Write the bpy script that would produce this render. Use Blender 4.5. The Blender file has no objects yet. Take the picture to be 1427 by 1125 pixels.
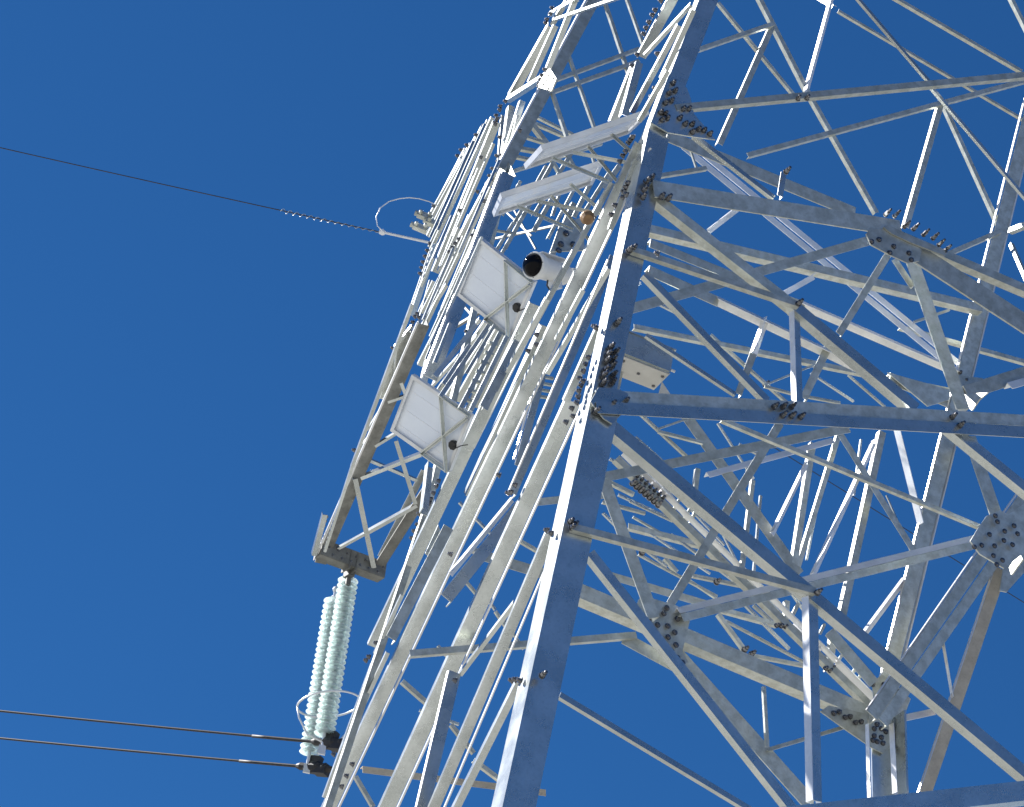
import bpy, bmesh, math, random
from mathutils import Vector, Matrix
random.seed(7)
D = bpy.data
SC = bpy.context.scene
COL = SC.collection
R = math.radians

# ---------------------------------------------------------------- camera
cam_d = D.cameras.new('camera'); cam = D.objects.new('camera', cam_d); COL.objects.link(cam)
ELEV, ROLL = R(32), R(12)
cam_d.sensor_width = 36.0; cam_d.lens = 36.0 * 3600 / 1427
cam_d.clip_start = .1; cam_d.clip_end = 8000
fwd = Vector((0, math.cos(ELEV), math.sin(ELEV)))
up0 = Vector((0, -math.sin(ELEV), math.cos(ELEV))); rt0 = Vector((1, 0, 0))
rt = rt0 * math.cos(ROLL) + up0 * math.sin(ROLL)
up = up0 * math.cos(ROLL) - rt0 * math.sin(ROLL)
mx = Matrix((rt, up, -fwd)).transposed().to_4x4(); mx.translation = Vector((0, 0, 1.6))
cam.matrix_world = mx
SC.camera = cam

# ---------------------------------------------------------------- light
SUN_AZ, SUN_EL = R(-62), R(36)          # azimuth measured from +Y towards +X
sdir = Vector((math.sin(SUN_AZ) * math.cos(SUN_EL), math.cos(SUN_AZ) * math.cos(SUN_EL), math.sin(SUN_EL)))
w = D.worlds.new('World'); SC.world = w; w.use_nodes = True
nt = w.node_tree; bg = nt.nodes['Background']
sky = nt.nodes.new('ShaderNodeTexSky'); sky.sky_type = 'NISHITA'; sky.sun_disc = False
sky.sun_elevation = SUN_EL; sky.sun_rotation = SUN_AZ
sky.altitude = 2600; sky.air_density = 1.0; sky.dust_density = 0.0; sky.ozone_density = 4.0
gm = nt.nodes.new('ShaderNodeGamma'); gm.inputs[1].default_value = .63     # even, deep high-altitude blue
tn = nt.nodes.new('ShaderNodeMix'); tn.data_type = 'RGBA'; tn.blend_type = 'MULTIPLY'; tn.inputs[0].default_value = 1; tn.inputs[7].default_value = (.151, .515, 1, 1)
nt.links.new(sky.outputs[0], gm.inputs[0]); nt.links.new(gm.outputs[0], tn.inputs[6]); nt.links.new(tn.outputs[2], bg.inputs[0]); bg.inputs[1].default_value = 0.078
sun_d = D.lights.new('sun', 'SUN'); sun_d.energy = 5.0; sun_d.angle = R(.5); sun_d.color = (1, .975, .94)
sun = D.objects.new('sun', sun_d); COL.objects.link(sun)
sun.rotation_euler = sdir.to_track_quat('Z', 'Y').to_euler()
vs = SC.view_settings; vs.view_transform = 'Standard'; vs.look = 'None'; vs.gamma = 1; vs.use_curve_mapping = False
vs.exposure = 1.15

# ---------------------------------------------------------------- materials
def mat(name, col, rough=.5, metal=0., noise=0., nscale=20, col2=None, bump=0., vor=False, spec=.5, rvar=0.):
    m = D.materials.new(name); m.use_nodes = True
    t = m.node_tree; b = t.nodes['Principled BSDF']
    b.inputs['Roughness'].default_value = rough; b.inputs['Metallic'].default_value = metal
    b.inputs['Specular IOR Level'].default_value = spec
    b.inputs['Base Color'].default_value = (*col, 1)
    if noise or col2:
        tc = t.nodes.new('ShaderNodeTexCoord')
        n1 = t.nodes.new('ShaderNodeTexNoise'); n1.inputs['Scale'].default_value = nscale; n1.inputs['Detail'].default_value = 6
        t.links.new(tc.outputs['Object'], n1.inputs['Vector'])
        ramp = t.nodes.new('ShaderNodeValToRGB')
        c2 = col2 or tuple(c * (1 - noise) for c in col)
        ramp.color_ramp.elements[0].position = .38; ramp.color_ramp.elements[0].color = (*c2, 1)
        ramp.color_ramp.elements[1].position = .62; ramp.color_ramp.elements[1].color = (*col, 1)
        t.links.new(n1.outputs[0], ramp.inputs[0])
        out = ramp.outputs[0]
        if vor:   # zinc spangle
            v = t.nodes.new('ShaderNodeTexVoronoi'); v.inputs['Scale'].default_value = 70
            t.links.new(tc.outputs['Object'], v.inputs['Vector'])
            hsv = t.nodes.new('ShaderNodeHueSaturation'); hsv.inputs['Saturation'].default_value = .0
            t.links.new(v.outputs['Color'], hsv.inputs['Color'])
            mx2 = t.nodes.new('ShaderNodeMix'); mx2.data_type = 'RGBA'; mx2.blend_type = 'SOFT_LIGHT'; mx2.inputs[0].default_value = .18
            t.links.new(out, mx2.inputs[6]); t.links.new(hsv.outputs[0], mx2.inputs[7]); out = mx2.outputs[2]
            # tone differs a little from bar to bar
            oi = t.nodes.new('ShaderNodeObjectInfo'); mr = t.nodes.new('ShaderNodeMapRange')
            mr.inputs[3].default_value = .82; mr.inputs[4].default_value = 1.12
            t.links.new(oi.outputs['Random'], mr.inputs[0])
            h2_ = t.nodes.new('ShaderNodeHueSaturation'); t.links.new(out, h2_.inputs['Color']); t.links.new(mr.outputs[0], h2_.inputs['Value']); out = h2_.outputs[0]
        t.links.new(out, b.inputs['Base Color'])
        if rvar:
            m2 = t.nodes.new('ShaderNodeMapRange'); m2.inputs[3].default_value = rough - rvar; m2.inputs[4].default_value = rough + rvar
            t.links.new(n1.outputs[0], m2.inputs[0]); t.links.new(m2.outputs[0], b.inputs['Roughness'])
        if bump:
            n3 = t.nodes.new('ShaderNodeTexNoise'); n3.inputs['Scale'].default_value = 9; t.links.new(tc.outputs['Object'], n3.inputs['Vector'])
            bp = t.nodes.new('ShaderNodeBump'); bp.inputs['Strength'].default_value = bump; bp.inputs['Distance'].default_value = .01
            t.links.new(n3.outputs[0], bp.inputs['Height']); t.links.new(bp.outputs[0], b.inputs['Normal'])
    return m

M_GALV = mat('galvanised_steel', (.60, .63, .62), .28, .84, nscale=5, col2=(.49, .52, .51), bump=.06, vor=True, rvar=.08)
M_MATT = mat('aged_zinc', (.55, .57, .53), .42, .55, nscale=14, col2=(.42, .43, .38), bump=.2, vor=True, rvar=.1)
M_LIT = mat('lit_zinc', (.88, .88, .88), .30, .4, nscale=5, col2=(.74, .74, .74), bump=.05, vor=True, rvar=.05)  # near-white zinc, puts the glare on lit bars into the colour
M_TAN = mat('brown_stained_zinc', (.58, .50, .38), .55, .2, nscale=8, col2=(.48, .41, .31), bump=.1, vor=True, rvar=.05)
M_CAP = mat('bright_mark', (.95, .95, .97), .4, 0, nscale=4, col2=(.93, .93, .96))
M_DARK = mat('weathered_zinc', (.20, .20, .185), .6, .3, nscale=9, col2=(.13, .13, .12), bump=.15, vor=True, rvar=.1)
M_BOLT = mat('bolt_steel', (.22, .22, .23), .22, .8, nscale=40, col2=(.12, .12, .13))
M_WHITE = mat('white_paint', (.78, .78, .77), .35, 0, nscale=6, col2=(.68, .68, .67))
M_BACK = mat('panel_backsheet', (.84, .89, .96), .22, 0, nscale=4, col2=(.79, .84, .92))
M_ALU = mat('anodised_aluminium', (.78, .80, .83), .35, .35, nscale=6, col2=(.66, .67, .68))
M_CELL = mat('solar_cell', (.02, .03, .08), .15, .2, nscale=6, col2=(.015, .02, .06))
M_BLACK = mat('black_plastic', (.015, .015, .017), .4, 0, nscale=6, col2=(.01, .01, .01))
M_CABLE = mat('conductor_aluminium', (.035, .033, .035), .6, .1, nscale=30, col2=(.02, .02, .022))
M_GWIRE = mat('ground_wire_steel', (.05, .05, .055), .5, .2, nscale=30, col2=(.03, .03, .035))
M_BROWN = mat('brown_plate', (.30, .18, .08), .5, .2, nscale=12, col2=(.18, .10, .05))
M_CAB = mat('cabinet_paint', (.56, .55, .52), .35, .1, nscale=6, col2=(.50, .49, .46))
M_LENS = D.materials.new('smoked_dome'); M_LENS.use_nodes = True
_b = M_LENS.node_tree.nodes['Principled BSDF']; _b.inputs['Base Color'].default_value = (.004, .004, .006, 1); _b.inputs['Roughness'].default_value = .05; _b.inputs['Specular IOR Level'].default_value = .12
M_GLASS = D.materials.new('toughened_glass'); M_GLASS.use_nodes = True
_t = M_GLASS.node_tree; _b = _t.nodes['Principled BSDF']; _o = _t.nodes['Material Output']
_b.inputs['Base Color'].default_value = (.90, .98, .96, 1); _b.inputs['Roughness'].default_value = .04
_b.inputs['Transmission Weight'].default_value = .9; _b.inputs['IOR'].default_value = 1.5; _b.inputs['Coat Weight'].default_value = .3
_tr = _t.nodes.new('ShaderNodeBsdfTranslucent'); _tr.inputs['Color'].default_value = (.86, .97, .94, 1)
_mx = _t.nodes.new('ShaderNodeMixShader'); _mx.inputs[0].default_value = .3
_t.links.new(_b.outputs[0], _mx.inputs[1]); _t.links.new(_tr.outputs[0], _mx.inputs[2]); _t.links.new(_mx.outputs[0], _o.inputs['Surface'])

# ---------------------------------------------------------------- helpers
def link(o, parent=None):
    COL.objects.link(o)
    if parent: o.parent = parent
    return o
def mesh_obj(name, verts, faces, m, parent=None, smooth=False):
    me = D.meshes.new(name); me.from_pydata([tuple(v) for v in verts], [], faces); me.update()
    if smooth:
        for p in me.polygons: p.use_smooth = True
    me.materials.append(m)
    return link(D.objects.new(name, me), parent)
def bm_obj(name, bm, m, parent=None, smooth=False):
    bmesh.ops.recalc_face_normals(bm, faces=bm.faces)
    me = D.meshes.new(name); bm.to_mesh(me); bm.free()
    if smooth:
        for p in me.polygons: p.use_smooth = True
    me.materials.append(m)
    return link(D.objects.new(name, me), parent)
def thing(name, label, cat, loc=(0, 0, 0), group=None):
    o = D.objects.new(name, None); o.location = loc; o.empty_display_size = .2; COL.objects.link(o)
    o['label'] = label; o['category'] = cat
    if group: o['group'] = group
    return o
def tag(o, label, cat, group=None):
    o['label'] = label; o['category'] = cat
    if group: o['group'] = group
    return o
def box(bm, c, ax, ay, az):
    """box with centre c and half-axis vectors"""
    c = Vector(c); ax = Vector(ax); ay = Vector(ay); az = Vector(az)
    vs_ = [bm.verts.new(c + ax * i + ay * j + az * k) for i in (-1, 1) for j in (-1, 1) for k in (-1, 1)]
    for q in ((0, 1, 3, 2), (4, 6, 7, 5), (0, 4, 5, 1), (2, 3, 7, 6), (0, 2, 6, 4), (1, 5, 7, 3)):
        bm.faces.new([vs_[i] for i in q])
def bar(bm, a, b, r, r2=None, n=Vector((0, 0, 1))):
    a = Vector(a); b = Vector(b); d = (b - a); L = d.length; d.normalize()
    s = d.cross(n)
    if s.length < 1e-3: s = d.cross(Vector((1, 0, 0)))
    s.normalize(); t = s.cross(d)
    box(bm, (a + b) / 2, d * L / 2, s * r, t * (r2 or r))
def tube(bm, pts, r, n=8):
    pts = [Vector(p) for p in pts]; rings = []
    ref = None
    for i, p in enumerate(pts):
        d = (pts[min(i + 1, len(pts) - 1)] - pts[max(i - 1, 0)]).normalized()
        if ref is None:
            ref = d.orthogonal().normalized()
        ref = (ref - d * ref.dot(d)).normalized(); s = d.cross(ref)
        rr = r[i] if isinstance(r, (list, tuple)) else r
        rings.append([bm.verts.new(p + (ref * math.cos(2 * math.pi * k / n) + s * math.sin(2 * math.pi * k / n)) * rr) for k in range(n)])
    for A, B in zip(rings, rings[1:]):
        for k in range(n): bm.faces.new((A[k], A[(k + 1) % n], B[(k + 1) % n], B[k]))
    bm.faces.new(rings[0][::-1]); bm.faces.new(rings[-1])
def lathe(bm, prof, M4, n=24):
    rings = []
    for r, z in prof:
        rings.append([bm.verts.new(M4 @ Vector((max(r, 1e-4) * math.cos(2 * math.pi * k / n), max(r, 1e-4) * math.sin(2 * math.pi * k / n), z))) for k in range(n)])
    for A, B in zip(rings, rings[1:]):
        for k in range(n): bm.faces.new((A[k], A[(k + 1) % n], B[(k + 1) % n], B[k]))
    bm.faces.new(rings[0][::-1]); bm.faces.new(rings[-1])
def frame(loc, z, x=None):
    z = Vector(z).normalized(); x = Vector(x) if x is not None else z.orthogonal()
    x = (x - z * x.dot(z)).normalized(); y = z.cross(x)
    m4 = Matrix((x, y, z)).transposed().to_4x4(); m4.translation = Vector(loc)
    return m4

# ---------------------------------------------------------------- ground
bm = bmesh.new(); s = 3000
vv = [bm.verts.new((x, y, 0)) for x, y in ((-s, -s), (s, -s), (s, s), (-s, s))]; bm.faces.new(vv)
g = bm_obj('ground', bm, mat('dry_earth', (.36, .35, .31), .9, 0, nscale=.8, col2=(.30, .29, .25), bump=.3)); g['kind'] = 'structure'

# ---------------------------------------------------------------- lattice tower
TOWER = thing('transmission_tower', 'tall galvanised steel lattice transmission tower with bolted angle bars and a side crossarm', 'transmission tower', (0, 0, 0))
# bars: kind, start, end, first flange direction, second flange direction, flange width, flat bar, material (metres)
MEMBERS = [  # bars in the near-white zinc paint glare; the slimmest are added sunlit edges
 ['horizontal_strut',[0.491,13.484,10.253],[3.453,14.409,11.373],[0.328,0.084,-0.941],[-0.292,0.956,-0.017],0.084,0,1,1.0],
 ['horizontal_strut',[0.504,13.465,10.159],[3.454,14.387,11.267],[0.327,0.083,-0.942],[-0.292,0.956,-0.017],0.084,0,0,1.0],
 ['main_brace',[0.61,13.548,10.032],[2.081,13.986,9.384],[0.368,0.129,0.921],[-0.292,0.956,-0.017],0.086,0,0,1.0],
 ['main_brace',[2.057,13.979,9.395],[3.648,14.453,8.699],[0.365,0.128,0.922],[-0.292,0.956,-0.017],0.079,0,0,1.0],
 ['redundant_strut',[0.505,13.449,9.224],[2.083,13.935,9.412],[-0.113,-0.017,0.993],[-0.292,0.956,-0.017],0.045,0,1,1.0],
 ['redundant_strut',[2.007,14.016,9.414],[2.2,14.051,8.076],[0.516,-0.855,0.052],[0.845,0.518,0.135],0.06,0,3,1.0],
 ['redundant_strut',[2.106,14.015,9.439],[2.295,14.049,8.098],[-0.946,-0.292,-0.142],[-0.292,0.956,-0.017],0.065,0,0,1.0],
 ['horizontal_strut',[2.088,13.929,7.836],[3.658,14.422,8.585],[-0.402,-0.107,0.91],[-0.292,0.956,-0.017],0.125,0,0,1.0],
 ['main_brace',[0.632,13.58,9.15],[2.136,14.019,7.96],[0.575,0.19,0.796],[-0.292,0.956,-0.017],0.061,0,0,1.0],
 ['redundant_strut',[0.62,13.538,8.167],[1.936,13.935,7.86],[0.204,0.08,0.976],[-0.292,0.956,-0.017],0.036,0,0,1.0],
 ['redundant_strut',[0.657,13.626,11.28],[1.596,13.903,10.699],[0.484,0.163,0.86],[-0.292,0.956,-0.017],0.049,0,0,1.0],
 ['redundant_strut',[0.556,13.502,11.355],[1.714,13.858,11.454],[-0.084,-0.008,0.996],[-0.292,0.956,-0.017],0.043,0,1,1.0],
 ['redundant_strut',[1.653,13.945,11.52],[1.77,13.967,10.751],[0.476,-0.878,0.047],[0.866,0.478,0.146],0.05,0,3,1.0],
 ['redundant_strut',[1.723,13.946,11.54],[1.844,13.969,10.772],[-0.944,-0.291,-0.158],[-0.292,0.956,-0.017],0.043,0,0,1.0],
 ['main_brace',[0.603,13.578,11.872],[1.705,13.908,11.447],[0.326,0.116,0.938],[-0.292,0.956,-0.017],0.073,0,1,1.0],
 ['main_brace',[1.68,13.9,11.458],[2.607,14.176,11.049],[0.368,0.129,0.921],[-0.292,0.956,-0.017],0.08,0,0,1.0],
 ['main_brace',[2.857,14.252,11.017],[3.504,14.445,10.749],[0.348,0.123,0.93],[-0.292,0.956,-0.017],0.074,0,0,1.0],
 ['horizontal_strut',[0.6,13.537,11.98],[2.339,14.078,12.498],[0.265,0.064,-0.962],[-0.292,0.956,-0.017],0.129,0,1,1.0],
 ['horizontal_strut',[2.434,14.127,12.404],[3.434,14.428,12.16],[-0.214,-0.083,-0.973],[-0.292,0.956,-0.017],0.163,0,1,1.0],
 ['horizontal_strut',[0.721,15.323,13.844],[2.277,15.799,13.865],[0.017,-0.013,-1.0],[-0.292,0.956,-0.017],0.108,0,1,1.0],
 ['horizontal_strut',[2.271,14.203,12.469],[3.413,14.552,12.463],[-0.001,0.018,1.0],[-0.292,0.956,-0.017],0.067,0,1,1.0],
 ['redundant_strut',[0.819,13.687,12.528],[1.439,13.873,12.295],[0.319,0.114,0.941],[-0.292,0.956,-0.017],0.034,0,0,1.0],
 ['step_bracket',[1.499,13.863,12.518],[1.498,13.86,12.316],[-0.956,-0.292,0.009],[-0.292,0.956,-0.017],0.042,0,0,1.0],
 ['horizontal_strut',[0.678,13.573,12.626],[3.238,14.385,14.288],[-0.508,-0.14,0.85],[-0.292,0.956,-0.017],0.048,0,1,1.0],
 ['redundant_strut',[1.722,14.029,14.467],[2.453,14.243,13.909],[0.561,0.186,0.806],[-0.292,0.956,-0.017],0.025,0,0,1.0],
 ['redundant_strut',[2.48,14.25,13.861],[3.35,14.504,13.186],[0.567,0.188,0.802],[-0.292,0.956,-0.017],0.025,0,0,1.0],
 ['redundant_strut',[0.759,13.924,11.021],[1.416,14.122,10.843],[0.236,0.089,0.968],[-0.292,0.956,-0.017],0.027,0,0,1.0],
 ['lattice_brace',[2.044,17.441,17.639],[1.915,17.377,16.216],[0.418,-0.909,0.003],[0.904,0.415,-0.101],0.05,0,3,1.0],
 ['lattice_brace',[1.305,17.207,17.13],[1.927,17.381,16.247],[0.769,0.246,0.59],[-0.292,0.956,-0.017],0.044,0,1,1.0],
 ['lattice_brace',[1.927,17.381,16.247],[2.709,17.602,15.248],[0.739,0.237,0.631],[-0.292,0.956,-0.017],0.043,0,1,1.0],
 ['lattice_brace',[1.529,17.269,16.802],[1.239,17.153,15.285],[0.938,0.283,-0.201],[-0.292,0.956,-0.017],0.052,0,1,1.0],
 ['lattice_brace',[0.953,17.029,16.127],[1.568,17.228,16.761],[-0.674,-0.193,0.713],[-0.292,0.956,-0.017],0.038,0,1,1.0],
 ['lattice_brace',[1.031,17.17,16.819],[1.833,17.403,16.175],[0.58,0.191,0.792],[-0.292,0.956,-0.017],0.031,0,1,1.0],
 ['lattice_brace',[1.523,17.198,15.238],[4.06,18.012,17.446],[-0.614,-0.174,0.77],[-0.292,0.956,-0.017],0.043,0,1,1.0],
 ['lattice_brace',[3.175,17.771,16.751],[2.98,17.685,15.245],[0.948,0.287,-0.14],[-0.292,0.956,-0.017],0.053,0,1,1.0],
 ['lattice_brace',[3.23,17.83,16.765],[3.86,18.004,15.71],[0.81,0.257,0.527],[-0.292,0.956,-0.017],0.04,0,1,1.0],
 ['lattice_brace',[2.286,18.785,18.462],[4.417,19.43,18.115],[0.143,0.061,0.988],[-0.292,0.956,-0.017],0.029,0,1,1.0],
 ['lattice_brace',[2.588,17.609,17.723],[3.947,18.021,17.517],[0.133,0.058,0.989],[-0.292,0.956,-0.017],0.036,0,1,1.0],
 ['lattice_brace',[3.731,17.971,18.393],[4.037,18.055,17.909],[0.797,0.253,0.548],[-0.292,0.956,-0.017],0.041,0,1,1.0],
 ['lattice_brace',[2.27,22.067,21.642],[2.517,21.202,20.71],[-0.222,0.685,-0.695],[0.956,0.292,-0.017],0.043,0,1,1.0],
 ['lattice_brace',[3.401,17.758,15.075],[3.885,17.915,15.572],[-0.672,-0.193,0.715],[-0.292,0.956,-0.017],0.041,0,1,1.0],
 ['lattice_brace',[3.734,16.871,14.676],[3.842,16.479,13.964],[-0.262,0.828,-0.496],[0.956,0.292,-0.017],0.032,0,1,1.0],
 ['lattice_brace',[3.716,16.939,14.82],[3.833,16.548,14.671],[0.116,-0.324,0.939],[0.956,0.292,-0.017],0.046,0,1,1.0],
 ['main_brace',[1.547,15.559,12.923],[2.407,15.835,13.649],[0.602,0.17,-0.78],[-0.292,0.956,-0.017],0.075,0,1,1.0],
 ['lattice_brace',[2.607,15.894,13.537],[2.299,15.784,12.644],[-0.9,-0.269,0.342],[-0.292,0.956,-0.017],0.055,0,1,1.0],
 ['lattice_brace',[2.669,15.966,13.597],[2.84,16.015,13.414],[-0.682,-0.221,-0.697],[-0.292,0.956,-0.017],0.06,0,1,1.0],
 ['main_brace',[2.834,15.965,13.622],[3.372,16.109,12.467],[-0.859,-0.27,-0.435],[-0.292,0.956,-0.017],0.119,0,1,1.0],
 ['main_brace',[1.006,17.187,15.284],[3.771,18.012,14.126],[-0.352,-0.124,-0.928],[-0.292,0.956,-0.017],0.062,0,3,1.0],
 ['main_brace',[0.971,17.175,15.211],[3.724,17.996,14.052],[-0.353,-0.124,-0.927],[-0.292,0.956,-0.017],0.062,0,3,1.0],
 ['lattice_brace',[0.731,16.986,14.632],[1.194,17.134,14.967],[-0.546,-0.152,0.824],[-0.292,0.956,-0.017],0.036,0,1,1.0],
 ['lattice_brace',[0.971,17.07,15.184],[1.101,17.105,14.921],[0.85,0.268,0.454],[-0.292,0.956,-0.017],0.017,0,1,1.0],
 ['lattice_brace',[1.499,17.139,14.681],[1.264,17.06,14.3],[0.471,-0.876,-0.11],[0.715,0.451,-0.534],0.048,0,3,1.0],
 ['lattice_brace',[2.215,17.351,14.289],[1.957,17.266,13.973],[0.46,-0.877,-0.141],[0.637,0.436,-0.636],0.047,0,3,1.0],
 ['lattice_brace',[0.786,16.985,13.614],[0.73,16.966,13.5],[0.499,-0.861,-0.101],[0.748,0.487,-0.451],0.041,0,3,1.0],
 ['horizontal_strut',[0.785,16.866,14.008],[3.754,17.785,14.597],[-0.183,-0.039,0.982],[-0.292,0.956,-0.017],0.077,0,1,1.0],
 ['lattice_brace',[0.744,15.312,12.809],[1.48,15.536,12.816],[0.013,-0.014,-1.0],[-0.292,0.956,-0.017],0.074,0,1,1.0],
 ['main_brace',[1.42,17.186,14.003],[2.197,17.424,14.053],[0.063,0.002,-0.998],[-0.292,0.956,-0.017],0.082,0,1,1.0],
 ['main_brace',[2.148,17.41,14.054],[3.629,17.862,14.02],[-0.245,0.756,-0.607],[0.16,-0.586,-0.795],0.074,0,3,1.0],
 ['main_brace',[0.773,15.316,12.576],[1.325,15.485,12.549],[-0.04,-0.03,-0.999],[-0.292,0.956,-0.017],0.087,0,1,1.0],
 ['main_brace',[1.303,15.478,12.551],[2.492,15.84,12.465],[-0.267,0.725,-0.635],[0.134,-0.625,-0.769],0.07,0,3,1.0],
 ['horizontal_strut',[0.661,15.275,12.169],[1.36,15.499,12.763],[0.605,0.171,-0.778],[-0.292,0.956,-0.017],0.078,0,1,1.0],
 ['horizontal_strut',[0.832,17.118,13.229],[3.622,17.982,13.85],[-0.204,-0.045,0.978],[-0.292,0.956,-0.017],0.043,0,1,1.0],
 ['lattice_brace',[1.666,15.588,12.509],[1.618,15.568,12.181],[0.481,-0.877,-0.015],[0.865,0.477,-0.156],0.06,0,3,1.0],
 ['lattice_brace',[1.671,15.584,12.184],[1.606,15.557,11.791],[-0.942,-0.285,0.175],[-0.292,0.956,-0.017],0.054,0,1,1.0],
 ['lattice_brace',[2.241,15.764,12.526],[2.099,15.711,11.97],[-0.925,-0.278,0.26],[-0.292,0.956,-0.017],0.06,0,1,1.0],
 ['tie_rod',[1.768,15.609,11.952],[2.13,15.726,12.302],[-0.652,-0.186,0.735],[-0.292,0.956,-0.017],0.013,0,1,1.0],
 ['lattice_brace',[1.767,15.609,11.941],[1.979,15.674,11.972],[-0.14,-0.025,0.99],[-0.292,0.956,-0.017],0.019,0,1,1.0],
 ['lattice_brace',[2.057,15.698,11.987],[2.358,15.792,12.058],[-0.215,-0.048,0.975],[-0.292,0.956,-0.017],0.019,0,1,1.0],
 ['lattice_brace',[1.466,17.401,13.513],[2.194,17.617,13.16],[0.398,0.138,0.907],[-0.292,0.956,-0.017],0.025,0,1,1.0],
 ['lattice_brace',[1.006,17.242,12.526],[1.437,17.37,12.303],[0.42,0.144,0.896],[-0.292,0.956,-0.017],0.024,0,1,1.0],
 ['tie_rod',[1.043,15.375,11.248],[1.235,15.437,11.419],[-0.622,-0.176,0.763],[-0.292,0.956,-0.017],0.013,0,1,1.0],
 ['lattice_brace',[1.049,15.377,11.228],[1.38,15.479,11.275],[-0.135,-0.024,0.991],[-0.292,0.956,-0.017],0.022,0,1,1.0],
 ['lattice_brace',[3.088,17.911,14.336],[4.345,18.299,14.519],[-0.137,-0.024,0.99],[-0.292,0.956,-0.017],0.04,0,1,1.0],
 ['tie_rod',[3.175,17.728,14.293],[3.485,17.827,14.567],[-0.619,-0.176,0.765],[-0.292,0.956,-0.017],0.02,0,1,1.0],
 ['horizontal_strut',[3.644,17.757,13.79],[4.244,17.95,14.284],[0.593,0.167,-0.787],[-0.292,0.956,-0.017],0.125,0,1,1.0],
 ['horizontal_strut',[4.026,17.825,13.96],[4.249,17.897,14.135],[-0.094,0.958,-0.271],[0.639,-0.151,-0.754],0.074,0,3,1.0],
 ['horizontal_strut',[3.012,17.667,13.706],[3.619,17.853,13.71],[0.01,-0.015,-1.0],[-0.292,0.956,-0.017],0.113,0,1,1.0],
 ['lattice_brace',[2.851,18.886,14.417],[3.233,18.999,14.24],[0.384,0.134,0.914],[-0.292,0.956,-0.017],0.018,0,1,1.0],
 ['horizontal_strut',[0.704,15.262,10.741],[2.426,15.81,11.909],[0.523,0.145,-0.84],[-0.292,0.956,-0.017],0.07,0,1,1.0],
 ['horizontal_strut',[1.593,17.205,12.104],[2.578,17.52,12.861],[-0.115,0.961,-0.25],[0.629,-0.125,-0.768],0.055,0,3,1.0],
 ['main_brace',[1.395,17.153,12.576],[2.489,17.47,11.569],[-0.629,-0.206,-0.749],[-0.292,0.956,-0.017],0.1,0,1,1.0],
 ['main_brace',[1.949,15.66,11.683],[1.361,15.449,9.931],[-0.903,-0.27,0.335],[-0.292,0.956,-0.017],0.061,0,1,1.0],
 ['redundant_strut',[1.425,14.862,11.101],[3.54,15.508,11.057],[0.014,0.022,1.0],[-0.292,0.956,-0.017],0.032,0,1,1.0],
 ['main_brace',[0.745,15.01,10.565],[1.252,15.15,9.678],[-0.819,-0.26,-0.511],[-0.292,0.956,-0.017],0.092,0,1,1.0],
 ['horizontal_strut',[1.371,15.346,9.876],[3.518,16.029,11.358],[-0.129,0.958,-0.255],[0.591,-0.132,-0.796],0.05,0,3,1.0],
 ['horizontal_strut',[1.404,15.335,9.829],[3.516,16.006,11.292],[0.53,0.147,-0.835],[-0.292,0.956,-0.017],0.057,0,1,1.0],
 ['horizontal_strut',[0.709,16.909,10.646],[3.222,17.675,10.515],[0.042,0.031,0.999],[-0.292,0.956,-0.017],0.122,0,1,1.0],
 ['main_brace',[1.616,17.29,10.604],[2.825,17.645,9.786],[-0.516,-0.173,-0.839],[-0.292,0.956,-0.017],0.132,0,1,1.0],
 ['horizontal_strut',[-0.298,14.923,8.901],[1.146,15.378,9.608],[-0.409,-0.109,0.906],[-0.292,0.956,-0.017],0.044,0,1,1.0],
 ['gusset_rail',[1.064,15.405,9.645],[1.437,15.518,9.581],[-0.151,-0.064,-0.987],[-0.292,0.956,-0.017],0.091,0,1,1.0],
 ['lattice_brace',[2.98,17.647,13.114],[2.825,17.567,11.293],[0.952,0.29,-0.095],[-0.292,0.956,-0.017],0.06,0,1,1.0],
 ['lattice_brace',[3.083,17.68,13.204],[3.393,17.76,12.362],[0.468,-0.879,0.089],[0.814,0.468,0.344],0.069,0,3,1.0],
 ['lattice_brace',[2.903,17.537,12.923],[2.53,17.397,11.512],[0.48,-0.876,-0.041],[0.839,0.472,-0.269],0.051,0,3,1.0],
 ['lattice_brace',[2.621,17.534,12.928],[2.426,17.451,11.599],[0.945,0.286,-0.157],[-0.292,0.956,-0.017],0.04,0,1,1.0],
 ['lattice_brace',[2.407,17.465,12.748],[2.387,17.439,11.608],[0.956,0.292,-0.024],[-0.292,0.956,-0.017],0.051,0,1,1.0],
 ['lattice_brace',[2.365,17.364,12.481],[2.164,17.29,11.739],[0.491,-0.87,-0.045],[0.831,0.483,-0.274],0.044,0,3,1.0],
 ['lattice_brace',[2.634,17.391,12.861],[3.376,17.603,12.052],[-0.688,-0.223,-0.69],[-0.292,0.956,-0.017],0.06,0,1,1.0],
 ['lattice_brace',[1.966,17.321,12.2],[1.985,17.312,11.351],[0.956,0.293,0.017],[-0.292,0.956,-0.017],0.034,0,1,1.0],
 ['lattice_brace',[1.509,17.179,12.111],[1.519,17.178,11.836],[0.956,0.293,0.034],[-0.292,0.956,-0.017],0.038,0,1,1.0],
 ['lattice_brace',[3.304,17.724,11.84],[3.012,17.623,11.214],[0.476,-0.876,-0.082],[0.773,0.46,-0.437],0.054,0,3,1.0],
 ['main_brace',[3.774,17.684,13.277],[4.075,17.764,12.623],[-0.861,-0.271,-0.431],[-0.292,0.956,-0.017],0.12,0,1,1.0],
 ['main_brace',[4.298,17.68,12.859],[3.156,17.286,10.347],[-0.865,-0.257,0.432],[-0.292,0.956,-0.017],0.096,0,1,1.0],
 ['main_brace',[4.398,17.731,12.848],[3.247,17.334,10.334],[-0.863,-0.256,0.434],[-0.292,0.956,-0.017],0.085,0,1,1.0],
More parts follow.
